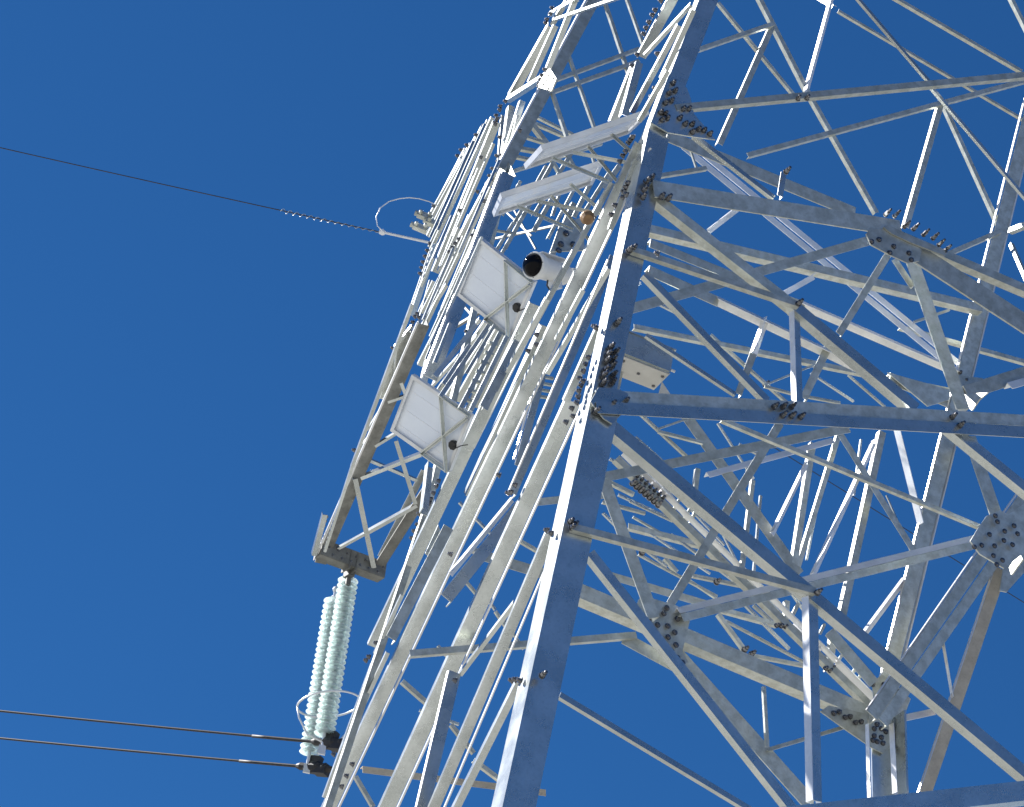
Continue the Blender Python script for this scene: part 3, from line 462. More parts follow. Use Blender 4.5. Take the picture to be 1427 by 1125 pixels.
 ['lattice_brace',[-0.88,18.2,15.461],[-1.114,18.943,15.062],[-0.119,0.441,0.89],[0.956,0.292,-0.017],0.022,0,0,1.0],
 ['lattice_brace',[-0.699,17.571,14.813],[-0.849,18.016,14.001],[-0.245,0.831,0.5],[0.956,0.292,-0.017],0.036,0,0,1.0],
 ['lattice_brace',[-0.49,16.86,14.326],[-0.627,17.253,13.365],[-0.262,0.879,0.398],[0.956,0.292,-0.017],0.039,0,0,1.0],
 ['lattice_brace',[-0.484,16.828,14.102],[-0.777,17.728,13.144],[-0.197,0.685,0.702],[0.956,0.292,-0.017],0.03,0,0,1.0],
 ['lattice_brace',[-0.548,17.044,14.248],[-0.861,18.019,13.389],[-0.176,0.619,0.765],[0.956,0.292,-0.017],0.03,0,0,1.0],
 ['lattice_brace',[-0.598,17.213,14.361],[-0.921,18.231,13.663],[-0.147,0.528,0.836],[0.956,0.292,-0.017],0.025,0,0,1.0],
 ['lattice_brace',[-0.95,18.373,14.521],[-1.018,18.561,13.862],[-0.275,0.917,0.29],[0.956,0.292,-0.017],0.047,0,0,1.0],
 ['lattice_brace',[-0.98,18.474,14.503],[-1.049,18.661,13.842],[-0.275,0.917,0.289],[0.956,0.292,-0.017],0.026,0,0,1.0],
 ['lattice_brace',[-0.629,17.257,13.371],[-0.825,17.876,12.944],[-0.147,0.531,0.835],[0.956,0.292,-0.017],0.044,0,0,1.0],
 ['lattice_brace',[-0.665,17.378,13.403],[-0.721,17.52,12.693],[-0.282,0.936,0.211],[0.956,0.292,-0.017],0.024,0,0,1.0],
 ['lattice_brace',[-0.743,17.645,13.622],[-0.876,18.075,13.496],[-0.063,0.263,0.963],[0.956,0.292,-0.017],0.029,0,0,1.0],
 ['lattice_brace',[-0.821,17.91,13.806],[-0.9,18.14,13.312],[-0.255,0.86,0.442],[0.956,0.292,-0.017],0.036,0,0,1.0],
 ['lattice_brace',[-0.877,18.103,13.947],[-0.943,18.306,13.738],[-0.193,0.672,0.715],[0.956,0.292,-0.017],0.026,0,0,1.0],
 ['lattice_brace',[-0.753,17.715,14.266],[-0.829,17.949,14.004],[-0.202,0.701,0.684],[0.956,0.292,-0.017],0.031,0,0,1.0],
 ['lattice_brace',[-0.72,17.637,14.771],[-0.783,17.826,14.477],[-0.233,0.796,0.559],[0.956,0.292,-0.017],0.031,0,0,1.0],
 ['lattice_brace',[-0.527,16.981,14.36],[-0.6,17.222,14.371],[0.029,-0.038,0.999],[0.956,0.292,-0.017],0.041,0,0,1.0],
 ['arm_chord',[-0.353,16.328,13.868],[-0.579,16.222,11.791],[-0.95,-0.288,0.117],[-0.292,0.956,-0.017],0.106,0,0,1.0],
 ['arm_chord',[-0.483,16.267,13.84],[-0.699,16.164,11.79],[0.542,-0.84,-0.015],[0.834,0.54,-0.115],0.031,0,3,1.0],
 ['arm_chord',[-0.565,17.112,14.44],[-0.736,17.654,14.146],[0.121,-0.447,-0.887],[0.956,0.292,-0.017],0.055,0,0,1.0],
 ['lattice_brace',[-0.623,14.901,13.216],[-0.773,14.836,12.157],[0.946,0.287,-0.152],[-0.292,0.956,-0.017],0.018,0,0,1.0],
 ['lattice_brace',[-0.675,14.882,13.026],[-0.81,14.823,12.074],[0.946,0.286,-0.152],[-0.292,0.956,-0.017],0.018,0,0,1.0],
 ['lattice_brace',[-0.615,17.302,14.898],[-0.786,17.822,14.243],[-0.214,0.737,0.641],[0.956,0.292,-0.017],0.026,0,0,1.0],
 ['lattice_brace',[-0.464,14.945,12.957],[-0.591,14.89,12.04],[0.946,0.287,-0.148],[-0.292,0.956,-0.017],0.018,0,0,1.0],
 ['lattice_brace',[-0.685,17.491,14.256],[-0.832,17.943,13.713],[-0.209,0.723,0.658],[0.956,0.292,-0.017],0.025,0,0,1.0],
 ['lattice_brace',[-0.69,17.497,14.034],[-0.851,17.993,13.52],[-0.194,0.675,0.712],[0.956,0.292,-0.017],0.025,0,0,1.0],
 ['lattice_brace',[-0.637,14.876,12.062],[-0.724,14.837,11.393],[0.948,0.287,-0.139],[-0.292,0.956,-0.017],0.017,0,0,1.0],
 ['lattice_brace',[-0.6,17.197,13.914],[-0.742,17.625,13.299],[-0.226,0.774,0.591],[0.956,0.292,-0.017],0.025,0,0,1.0],
 ['lattice_brace',[-0.46,14.933,12.245],[-0.578,14.884,11.492],[0.944,0.286,-0.167],[-0.292,0.956,-0.017],0.018,0,0,1.0],
 ['lattice_brace',[-0.899,18.208,14.491],[-1.004,18.526,14.07],[-0.219,0.751,0.623],[0.956,0.292,-0.017],0.026,0,0,1.0],
 ['lattice_brace',[-0.523,14.91,12.021],[-0.637,14.861,11.219],[0.946,0.286,-0.152],[-0.292,0.956,-0.017],0.017,0,0,1.0],
 ['lattice_brace',[-0.7,14.862,12.322],[-0.755,14.837,11.909],[0.947,0.287,-0.145],[-0.292,0.956,-0.017],0.018,0,0,1.0],
 ['lattice_brace',[-0.908,18.209,14.026],[-0.918,18.214,13.576],[-0.292,0.956,0.018],[0.956,0.292,-0.017],0.025,0,0,1.0],
 ['lattice_brace',[-0.581,14.885,11.615],[-0.643,14.857,11.095],[0.949,0.288,-0.129],[-0.292,0.956,-0.017],0.017,0,0,1.0],
 ['lattice_brace',[-0.392,16.791,12.787],[-0.609,17.497,12.752],[0.002,0.051,0.999],[0.956,0.292,-0.017],0.027,0,0,1.0],
 ['lattice_brace',[-0.344,16.626,12.663],[-0.614,17.498,12.489],[-0.039,0.186,0.982],[0.956,0.292,-0.017],0.036,0,0,1.0],
 ['lattice_brace',[-0.278,16.399,12.486],[-0.532,17.22,12.278],[-0.053,0.231,0.971],[0.956,0.292,-0.017],0.031,0,0,1.0],
 ['lattice_brace',[-0.239,16.268,12.384],[-0.437,16.896,12.075],[-0.11,0.413,0.904],[0.956,0.292,-0.017],0.045,0,0,1.0],
 ['lattice_brace',[-0.188,16.094,12.249],[-0.331,16.534,11.784],[-0.196,0.682,0.704],[0.956,0.292,-0.017],0.053,0,0,1.0],
 ['lattice_brace',[-0.123,15.871,12.083],[-0.277,16.353,11.721],[-0.157,0.561,0.813],[0.956,0.292,-0.017],0.039,0,0,1.0],
 ['lattice_brace',[-0.382,16.747,12.595],[-0.677,17.717,12.664],[0.036,-0.059,0.998],[0.956,0.292,-0.017],0.026,0,0,1.0],
 ['lattice_brace',[-0.092,15.762,11.965],[-0.166,15.982,11.567],[-0.244,0.829,0.503],[0.956,0.292,-0.017],0.035,0,0,1.0],
 ['lattice_brace',[-0.486,17.088,12.586],[-0.595,17.437,12.472],[-0.072,0.291,0.954],[0.956,0.292,-0.017],0.023,0,0,1.0],
 ['lattice_brace',[-0.414,16.843,12.443],[-0.486,17.065,12.216],[-0.192,0.67,0.717],[0.956,0.292,-0.017],0.019,0,0,1.0],
 ['rung',[-0.179,15.005,11.411],[-0.241,14.985,11.407],[-0.065,-0.002,0.998],[-0.292,0.956,-0.017],0.021,0,1,1.0],
 ['rung',[-0.194,14.998,11.324],[-0.256,14.979,11.32],[-0.064,-0.002,0.998],[-0.292,0.956,-0.017],0.021,0,1,1.0],
 ['rung',[-0.209,14.992,11.238],[-0.271,14.973,11.234],[-0.062,-0.001,0.998],[-0.292,0.956,-0.017],0.021,0,1,1.0],
 ['rung',[-0.224,14.986,11.152],[-0.286,14.967,11.148],[-0.061,-0.001,0.998],[-0.292,0.956,-0.017],0.021,0,1,1.0],
 ['rung',[-0.239,14.98,11.066],[-0.301,14.961,11.063],[-0.06,-0.001,0.998],[-0.292,0.956,-0.017],0.021,0,1,1.0],
 ['rung',[-0.254,14.974,10.981],[-0.315,14.955,10.978],[-0.058,-0.0,0.998],[-0.292,0.956,-0.017],0.021,0,1,1.0],
 ['rung',[-0.269,14.968,10.897],[-0.33,14.949,10.893],[-0.057,0.0,0.998],[-0.292,0.956,-0.017],0.021,0,1,1.0],
 ['rung',[0.25,15.134,11.324],[0.189,15.115,11.308],[-0.228,-0.053,0.972],[-0.292,0.956,-0.017],0.018,0,1,1.0],
 ['rung',[0.249,15.133,11.268],[0.188,15.114,11.253],[-0.227,-0.052,0.972],[-0.292,0.956,-0.017],0.018,0,1,1.0],
 ['rung',[0.249,15.132,11.213],[0.188,15.113,11.198],[-0.226,-0.052,0.973],[-0.292,0.956,-0.017],0.018,0,1,1.0],
 ['rung',[0.248,15.13,11.158],[0.187,15.112,11.143],[-0.225,-0.052,0.973],[-0.292,0.956,-0.017],0.018,0,1,1.0],
 ['arm_chord',[-0.786,17.528,13.109],[-1.269,19.619,11.88],[-0.935,-0.314,-0.164],[-0.295,0.433,0.852],0.102,0,2,1.0],
 ['brace_lip',[-0.892,17.458,13.084],[-1.38,19.533,11.861],[0.224,-0.455,-0.862],[0.954,0.283,0.099],0.019,0,3,1.0],  # strip added along the arm chord to paint its sunlit edge
 ['arm_chord',[-0.957,17.23,13.083],[-1.201,18.618,12.294],[0.944,0.272,0.188],[-0.295,0.433,0.852],0.028,0,0,1.0],
 ['arm_chord',[-1.2,18.619,12.294],[-1.3,19.385,11.87],[0.949,0.239,0.207],[-0.295,0.433,0.852],0.024,0,0,1.0],
 ['arm_chord',[-0.919,17.692,13.12],[-1.003,18.271,12.797],[-0.947,-0.25,-0.201],[-0.295,0.433,0.852],0.081,0,1,1.0],
 ['arm_brace',[-1.026,17.777,12.993],[-0.98,18.255,12.766],[0.952,0.053,0.302],[-0.295,0.433,0.852],0.015,0,0,1.0],
 ['arm_brace',[-0.932,17.592,13.12],[-1.037,17.761,12.997],[0.842,0.539,0.018],[-0.295,0.433,0.852],0.022,0,0,1.0],
 ['arm_brace',[-1.088,18.486,12.611],[-1.184,18.67,12.484],[0.87,0.49,0.052],[-0.295,0.433,0.852],0.018,0,0,1.0],
 ['arm_brace',[-1.021,18.206,12.777],[-1.135,18.482,12.597],[0.898,0.431,0.092],[-0.295,0.433,0.852],0.018,0,0,1.0],
 ['arm_chord',[-0.507,19.013,12.451],[-0.788,19.712,11.999],[-0.9,-0.424,-0.096],[-0.295,0.433,0.852],0.095,0,2,1.0],
 ['arm_chord',[-0.58,18.978,12.619],[-0.807,19.763,12.142],[-0.925,-0.353,-0.141],[-0.295,0.433,0.852],0.06,1,0,1.0],
 ['arm_brace',[-1.169,18.797,12.284],[-0.884,19.65,11.95],[0.908,-0.151,0.391],[-0.295,0.433,0.852],0.042,0,0,1.0],
 ['arm_brace',[-1.201,19.472,11.977],[-0.999,19.351,12.109],[0.594,0.781,-0.191],[-0.295,0.433,0.852],0.026,0,0,1.0],
 ['arm_brace',[-1.0,19.35,12.109],[-0.619,19.119,12.358],[0.596,0.78,-0.19],[-0.295,0.433,0.852],0.035,0,0,1.0],
 ['arm_brace',[-1.117,18.823,12.336],[-0.664,18.65,12.581],[0.467,0.843,-0.267],[-0.295,0.433,0.852],0.035,0,0,1.0],
 ['arm_brace',[-0.862,18.473,12.555],[-0.606,19.069,12.341],[-0.879,0.226,-0.419],[-0.295,0.433,0.852],0.035,0,0,1.0],
 ['arm_brace',[-1.076,18.769,12.495],[-0.645,18.998,12.528],[-0.37,0.77,-0.519],[-0.295,0.433,0.852],0.027,0,0,1.0],
 ['arm_brace',[-1.008,18.155,12.713],[-0.847,18.105,12.794],[0.412,0.862,-0.295],[-0.295,0.433,0.852],0.026,0,0,1.0],
 ['arm_brace',[-1.048,18.545,12.501],[-0.904,18.449,12.6],[0.626,0.761,-0.17],[-0.295,0.433,0.852],0.026,0,0,1.0],
 ['arm_brace',[-0.914,17.998,12.825],[-0.821,18.181,12.764],[-0.852,0.285,-0.44],[-0.295,0.433,0.852],0.028,0,0,1.0],
 ['arm_chord',[-1.364,19.087,12.058],[-1.395,19.464,11.856],[0.953,0.199,0.229],[-0.295,0.433,0.852],0.044,0,0,1.0],
 ['brace_plate',[-0.527,16.28,11.093],[-0.486,16.116,10.605],[0.282,-0.904,0.323],[0.956,0.292,-0.017],0.065,0,0,1.0],
 ['brace_plate',[-0.744,17.071,12.478],[-0.741,17.049,12.281],[0.292,-0.951,0.105],[0.956,0.292,-0.017],0.063,0,0,1.0],
 ['leg',[0.269,13.265,0.0],[0.474,13.51,10.255],[0.956,0.292,-0.026],[-0.292,0.956,-0.017],0.195,0,0,1.0],
 ['leg',[0.474,13.51,10.255],[0.511,13.56,12.407],[0.956,0.292,-0.023],[-0.292,0.956,-0.017],0.155,0,0,1.0],
 ['leg',[0.511,13.56,12.407],[0.717,13.649,13.885],[0.946,0.287,-0.149],[-0.292,0.956,-0.017],0.13,0,0,1.0],
 ['leg',[-1.378,16.082,0.0],[-0.476,16.552,10.949],[0.953,0.29,-0.091],[0.292,-0.956,0.017],0.06,0,1,1.0],
 ['leg',[-0.476,16.552,10.949],[-0.454,16.615,14.128],[0.956,0.292,-0.012],[0.292,-0.956,0.017],0.06,0,1,1.0],
 ['leg',[-0.41,16.629,14.122],[0.068,16.816,16.459],[-0.935,-0.282,0.213],[-0.292,0.956,-0.017],0.096,0,1,1.0],
 ['leg',[-0.522,16.595,14.138],[-0.054,16.779,16.448],[0.49,-0.871,-0.03],[0.849,0.485,-0.211],0.025,0,3,1.0],
 ['leg',[4.756,17.957,0.0],[3.356,17.717,10.593],[-0.947,-0.292,-0.132],[0.292,-0.956,0.017],0.2,0,0,1.0],
 ['leg',[3.294,17.677,10.564],[4.145,18.056,17.242],[-0.948,-0.287,0.135],[-0.292,0.956,-0.017],0.123,0,1,1.0],
 ['leg',[3.163,17.658,10.559],[3.987,18.028,17.225],[0.442,-0.897,-0.005],[0.889,0.439,-0.134],0.021,0,3,1.0],
 ['leg',[3.304,17.701,10.576],[4.091,18.055,16.945],[0.442,-0.897,-0.005],[0.889,0.438,-0.135],0.028,0,3,1.0],  # slim pale strip added for the sunlit right edge of the leg
 ['leg',[4.216,14.472,0.0],[4.407,14.831,16.949],[-0.956,-0.292,0.017],[-0.292,0.956,-0.017],0.2,0,0,1.0],
 ['leg',[3.088,17.369,10.327],[3.17,17.384,9.738],[0.508,-0.86,0.049],[0.85,0.51,0.131],0.037,0,3,1.0],  # this and the next strip are added as the leg's sunlit edges
 ['leg',[3.276,17.428,10.397],[3.362,17.445,9.854],[0.503,-0.863,0.053],[0.85,0.505,0.15],0.052,0,3,1.0],
]
# bolts: point, axis, head radius, length factor
BOLTS = [
 [[0.53,13.521,10.603],[0.292,-0.956,0.017],0.017,2.4],
 [[0.567,13.532,10.581],[0.292,-0.956,0.017],0.017,2.4],
 [[0.525,13.518,10.545],[0.292,-0.956,0.017],0.017,2.4],
 [[0.521,13.516,10.493],[0.292,-0.956,0.017],0.017,2.4],
 [[0.56,13.528,10.522],[0.292,-0.956,0.017],0.017,2.4],
 [[0.525,13.516,10.428],[0.292,-0.956,0.017],0.017,2.4],
 [[0.563,13.529,10.474],[0.292,-0.956,0.017],0.017,2.4],
 [[0.522,13.514,10.383],[0.292,-0.956,0.017],0.017,2.4],
 [[0.579,13.532,10.409],[0.292,-0.956,0.017],0.017,2.4],
 [[0.527,13.515,10.325],[0.292,-0.956,0.017],0.017,2.4],
 [[0.582,13.532,10.355],[0.292,-0.956,0.017],0.017,2.4],
 [[0.545,13.529,10.806],[0.292,-0.956,0.017],0.017,2.4],
 [[0.683,13.561,10.253],[0.292,-0.956,0.017],0.017,2.4],
 [[0.606,13.537,10.197],[0.292,-0.956,0.017],0.017,2.4],
 [[0.516,13.508,10.108],[0.292,-0.956,0.017],0.017,2.4],
 [[0.612,13.567,12.835],[0.292,-0.956,0.017],0.017,1.6],
 [[0.635,13.573,12.779],[0.292,-0.956,0.017],0.017,1.6],
 [[0.598,13.56,12.738],[0.292,-0.956,0.017],0.017,1.6],
 [[0.623,13.567,12.684],[0.292,-0.956,0.017],0.017,1.6],
 [[0.585,13.555,12.645],[0.292,-0.956,0.017],0.017,1.6],
 [[0.566,13.548,12.55],[0.292,-0.956,0.017],0.017,1.6],
 [[0.597,13.557,12.553],[0.292,-0.956,0.017],0.017,1.6],
 [[0.585,13.552,12.496],[0.292,-0.956,0.017],0.017,1.6],
 [[0.616,13.562,12.525],[0.292,-0.956,0.017],0.017,1.6],
 [[0.7,13.589,12.569],[0.292,-0.956,0.017],0.017,1.6],
 [[0.744,13.602,12.541],[0.292,-0.956,0.017],0.017,1.6],
 [[0.79,13.616,12.562],[0.292,-0.956,0.017],0.017,1.6],
 [[0.839,13.631,12.542],[0.292,-0.956,0.017],0.017,1.6],
 [[0.877,13.643,12.553],[0.292,-0.956,0.017],0.017,1.6],
 [[0.922,13.656,12.544],[0.292,-0.956,0.017],0.017,1.6],
 [[0.802,13.619,12.501],[0.292,-0.956,0.017],0.017,1.6],
 [[0.711,13.594,12.657],[0.292,-0.956,0.017],0.017,1.6],
 [[0.749,13.606,12.677],[0.292,-0.956,0.017],0.017,1.6],
 [[1.492,13.841,13.162],[0.292,-0.956,0.017],0.017,1.6],
 [[1.555,13.861,13.199],[0.292,-0.956,0.017],0.017,1.6],
 [[0.557,13.534,11.949],[0.292,-0.956,0.017],0.018,2.2],
 [[0.582,13.542,11.986],[0.292,-0.956,0.017],0.018,2.2],
 [[0.554,13.532,11.874],[0.292,-0.956,0.017],0.018,2.2],
 [[0.553,13.531,11.814],[0.292,-0.956,0.017],0.018,2.2],
 [[0.552,13.522,11.384],[0.292,-0.956,0.017],0.018,2.2],
 [[0.53,13.515,11.362],[0.292,-0.956,0.017],0.018,2.2],
 [[0.671,13.567,11.872],[0.292,-0.956,0.017],0.018,2.2],
 [[0.719,13.583,11.884],[0.292,-0.956,0.017],0.018,2.2],
 [[2.155,14.006,12.214],[0.292,-0.956,0.017],0.016,0.7],
 [[2.206,14.023,12.257],[0.292,-0.956,0.017],0.016,0.7],
 [[2.317,14.057,12.252],[0.292,-0.956,0.017],0.016,0.7],
 [[2.294,14.048,12.186],[0.292,-0.956,0.017],0.016,0.7],
 [[2.431,14.091,12.249],[0.292,-0.956,0.017],0.016,0.7],
 [[2.454,14.098,12.202],[0.292,-0.956,0.017],0.016,0.7],
 [[2.377,14.1,12.465],[0.292,-0.956,0.017],0.014,3.6],
 [[2.445,14.121,12.477],[0.292,-0.956,0.017],0.014,3.6],
 [[2.523,14.144,12.465],[0.292,-0.956,0.017],0.014,3.6],
 [[2.595,14.166,12.468],[0.292,-0.956,0.017],0.014,3.6],
 [[2.644,14.181,12.436],[0.292,-0.956,0.017],0.014,3.6],
 [[2.695,14.196,12.411],[0.292,-0.956,0.017],0.014,3.6],
 [[2.232,14.056,12.498],[0.292,-0.956,0.017],0.014,3.6],
 [[2.298,14.076,12.518],[0.292,-0.956,0.017],0.014,3.6],
 [[1.639,13.82,10.616],[0.292,-0.956,0.017],0.017,2.4],
 [[1.696,13.838,10.642],[0.292,-0.956,0.017],0.017,2.4],
 [[1.753,13.856,10.667],[0.292,-0.956,0.017],0.017,2.4],
 [[1.704,13.839,10.578],[0.292,-0.956,0.017],0.017,2.4],
 [[1.763,13.858,10.599],[0.292,-0.956,0.017],0.017,2.4],
 [[1.824,13.877,10.62],[0.292,-0.956,0.017],0.017,2.4],
 [[2.921,14.22,11.038],[0.292,-0.956,0.017],0.017,2.4],
 [[2.86,14.202,11.079],[0.292,-0.956,0.017],0.017,2.4],
 [[3.229,14.293,10.459],[0.292,-0.956,0.017],0.015,0.6],
 [[3.248,14.298,10.421],[0.292,-0.956,0.017],0.015,0.6],
 [[3.367,14.335,10.44],[0.292,-0.956,0.017],0.015,0.6],
 [[3.304,14.314,10.372],[0.292,-0.956,0.017],0.015,0.6],
 [[3.304,14.313,10.301],[0.292,-0.956,0.017],0.015,0.6],
 [[3.367,14.332,10.295],[0.292,-0.956,0.017],0.015,0.6],
 [[3.152,14.265,10.202],[0.292,-0.956,0.017],0.015,0.6],
 [[3.101,14.249,10.168],[0.292,-0.956,0.017],0.015,0.6],
 [[3.242,14.293,10.234],[0.292,-0.956,0.017],0.015,0.6],
 [[3.24,14.291,10.159],[0.292,-0.956,0.017],0.015,0.6],
 [[3.306,14.311,10.152],[0.292,-0.956,0.017],0.015,0.6],
 [[3.268,14.299,10.104],[0.292,-0.956,0.017],0.015,0.6],
 [[3.2,14.282,10.304],[0.292,-0.956,0.017],0.015,0.6],
 [[3.396,14.343,10.391],[0.292,-0.956,0.017],0.015,0.6],
 [[0.487,13.465,9.278],[0.292,-0.956,0.017],0.017,2],
 [[0.502,13.469,9.243],[0.292,-0.956,0.017],0.017,2],
 [[0.516,13.474,9.269],[0.292,-0.956,0.017],0.017,2],
 [[0.494,13.428,8.221],[0.292,-0.956,0.017],0.017,2.4],
 [[2.085,13.935,9.417],[0.292,-0.956,0.017],0.017,2.4],
 [[1.703,13.855,11.472],[0.292,-0.956,0.017],0.017,2.4],
 [[1.486,13.807,12.487],[0.292,-0.956,0.017],0.017,2.4],
 [[1.172,15.327,9.866],[0.292,-0.956,0.017],0.017,0.6],
 [[1.193,15.333,9.829],[0.292,-0.956,0.017],0.017,0.6],
 [[1.308,15.369,9.87],[0.292,-0.956,0.017],0.017,0.6],
 [[1.293,15.363,9.821],[0.292,-0.956,0.017],0.017,0.6],
 [[1.392,15.394,9.818],[0.292,-0.956,0.017],0.017,0.6],
 [[1.438,15.408,9.846],[0.292,-0.956,0.017],0.017,0.6],
 [[1.205,15.335,9.75],[0.292,-0.956,0.017],0.017,0.6],
 [[1.264,15.353,9.721],[0.292,-0.956,0.017],0.017,0.6],
 [[1.334,15.375,9.741],[0.292,-0.956,0.017],0.017,0.6],
 [[1.389,15.391,9.712],[0.292,-0.956,0.017],0.017,0.6],
 [[1.349,15.378,9.66],[0.292,-0.956,0.017],0.017,0.6],
 [[1.281,15.356,9.628],[0.292,-0.956,0.017],0.017,0.6],
 [[1.411,15.396,9.624],[0.292,-0.956,0.017],0.017,0.6],
 [[1.389,15.388,9.565],[0.292,-0.956,0.017],0.017,0.6],
 [[1.435,15.402,9.536],[0.292,-0.956,0.017],0.017,0.6],
 [[1.474,15.413,9.514],[0.292,-0.956,0.017],0.017,0.6],
 [[2.262,18.64,11.399],[0.292,-0.956,0.017],0.022,2],
 [[2.328,18.659,11.384],[0.292,-0.956,0.017],0.022,2],
 [[1.285,18.35,11.92],[0.292,-0.956,0.017],0.022,2],
 [[1.944,18.551,11.908],[0.292,-0.956,0.017],0.022,2],
 [[2.109,18.638,13.966],[0.292,-0.956,0.017],0.022,2],
 [[2.867,17.513,10.439],[0.292,-0.956,0.017],0.018,0.9],
 [[2.909,17.526,10.465],[0.292,-0.956,0.017],0.018,0.9],
 [[2.961,17.541,10.438],[0.292,-0.956,0.017],0.018,0.9],
 [[3.0,17.554,10.459],[0.292,-0.956,0.017],0.018,0.9],
 [[3.048,17.568,10.428],[0.292,-0.956,0.017],0.018,0.9],
 [[3.093,17.582,10.451],[0.292,-0.956,0.017],0.018,0.9],
 [[3.177,17.61,10.557],[0.292,-0.956,0.017],0.018,0.9],
 [[3.222,17.622,10.475],[0.292,-0.956,0.017],0.018,0.9],
 [[3.203,17.615,10.431],[0.292,-0.956,0.017],0.018,0.9],
 [[3.261,17.633,10.453],[0.292,-0.956,0.017],0.018,0.9],
 [[3.298,17.645,10.442],[0.292,-0.956,0.017],0.018,0.9],
 [[3.209,17.616,10.372],[0.292,-0.956,0.017],0.018,0.9],
 [[3.268,17.634,10.382],[0.292,-0.956,0.017],0.018,0.9],
 [[3.237,17.624,10.334],[0.292,-0.956,0.017],0.018,0.9],
 [[3.202,17.613,10.333],[0.292,-0.956,0.017],0.018,0.9],
 [[3.285,17.639,10.339],[0.292,-0.956,0.017],0.018,0.9],
 [[3.245,17.635,10.831],[0.292,-0.956,0.017],0.018,0.9],
 [[3.38,17.676,10.82],[0.292,-0.956,0.017],0.018,0.9],
 [[3.525,17.725,11.091],[0.292,-0.956,0.017],0.018,0.9],
 [[3.152,17.606,10.795],[0.292,-0.956,0.017],0.018,0.9],
 [[2.372,17.72,11.183],[0.292,-0.956,0.017],0.017,1.5],
 [[2.408,17.731,11.191],[0.292,-0.956,0.017],0.017,1.5],
 [[2.444,17.742,11.199],[0.292,-0.956,0.017],0.017,1.5],
 [[2.813,17.851,10.972],[0.292,-0.956,0.017],0.017,1.5],
 [[2.851,17.862,10.967],[0.292,-0.956,0.017],0.017,1.5],
 [[2.871,17.869,11.001],[0.292,-0.956,0.017],0.017,1.5],
 [[1.06,17.354,11.995],[0.292,-0.956,0.017],0.018,3],
 [[1.099,17.366,11.978],[0.292,-0.956,0.017],0.018,3],
 [[1.138,17.377,11.961],[0.292,-0.956,0.017],0.018,3],
 [[1.177,17.389,11.944],[0.292,-0.956,0.017],0.018,3],
 [[1.216,17.4,11.928],[0.292,-0.956,0.017],0.018,3],
 [[1.255,17.412,11.911],[0.292,-0.956,0.017],0.018,3],
 [[1.293,17.424,11.894],[0.292,-0.956,0.017],0.018,3],
 [[1.045,17.348,11.942],[0.292,-0.956,0.017],0.018,3],
 [[1.083,17.36,11.925],[0.292,-0.956,0.017],0.018,3],
 [[1.122,17.372,11.908],[0.292,-0.956,0.017],0.018,3],
 [[1.161,17.383,11.891],[0.292,-0.956,0.017],0.018,3],
 [[1.2,17.395,11.874],[0.292,-0.956,0.017],0.018,3],
 [[1.239,17.406,11.857],[0.292,-0.956,0.017],0.018,3],
 [[1.278,17.418,11.84],[0.292,-0.956,0.017],0.018,3],
 [[3.623,17.827,13.963],[0.292,-0.956,0.017],0.015,1],
 [[3.681,17.844,13.909],[0.292,-0.956,0.017],0.015,1],
 [[3.744,17.863,13.878],[0.292,-0.956,0.017],0.015,1],
 [[3.788,17.877,13.913],[0.292,-0.956,0.017],0.015,1],
 [[3.819,17.887,13.941],[0.292,-0.956,0.017],0.015,1],
 [[3.729,17.857,13.82],[0.292,-0.956,0.017],0.015,1],
 [[0.42,13.595,10.546],[-0.956,-0.292,0.017],0.017,1.1],
 [[0.411,13.622,10.512],[-0.956,-0.292,0.017],0.017,1.1],
 [[0.407,13.633,10.463],[-0.956,-0.292,0.017],0.017,1.1],
 [[0.394,13.672,10.43],[-0.956,-0.292,0.017],0.017,1.1],
 [[0.417,13.592,10.363],[-0.956,-0.292,0.017],0.017,1.1],
 [[0.41,13.615,10.343],[-0.956,-0.292,0.017],0.017,1.1],
 [[0.404,13.632,10.309],[-0.956,-0.292,0.017],0.017,1.1],
 [[0.407,13.622,10.26],[-0.956,-0.292,0.017],0.017,1.1],
 [[0.405,13.625,10.218],[-0.956,-0.292,0.017],0.017,1.1],
 [[0.383,13.697,10.214],[-0.956,-0.292,0.017],0.017,1.1],
 [[0.399,13.637,10.122],[-0.956,-0.292,0.017],0.017,1.1],
 [[0.366,13.749,10.139],[-0.956,-0.292,0.017],0.017,1.1],
 [[0.432,13.566,10.758],[-0.956,-0.292,0.017],0.017,1.1],
 [[0.419,13.613,10.797],[-0.956,-0.292,0.017],0.017,1.1],
 [[0.078,14.762,11.408],[-0.956,-0.292,0.017],0.017,1.1],
 [[0.089,14.721,11.302],[-0.956,-0.292,0.017],0.017,1.1],
 [[0.044,14.871,11.335],[-0.956,-0.292,0.017],0.017,1.1],
 [[0.454,13.565,11.933],[-0.956,-0.292,0.017],0.017,1.1],
 [[0.446,13.589,11.913],[-0.956,-0.292,0.017],0.017,1.1],
 [[0.438,13.613,11.892],[-0.956,-0.292,0.017],0.017,1.1],
 [[0.458,13.544,11.822],[-0.956,-0.292,0.017],0.017,1.1],
 [[0.441,13.602,11.837],[-0.956,-0.292,0.017],0.017,1.1],
 [[0.403,13.725,11.852],[-0.956,-0.292,0.017],0.017,1.1],
 [[0.391,13.762,11.798],[-0.956,-0.292,0.017],0.017,1.1],
 [[0.405,13.746,12.327],[-0.956,-0.292,0.017],0.017,1.1],
 [[0.412,13.726,12.388],[-0.956,-0.292,0.017],0.017,1.1],
 [[0.422,13.695,12.391],[-0.956,-0.292,0.017],0.017,1.1],
 [[0.393,13.786,12.317],[-0.956,-0.292,0.017],0.017,1.1],
 [[0.382,13.819,12.29],[-0.956,-0.292,0.017],0.017,1.1],
 [[0.431,13.664,12.394],[-0.956,-0.292,0.017],0.017,1.1],
 [[0.684,12.749,10.834],[-0.956,-0.292,0.017],0.017,1.1],
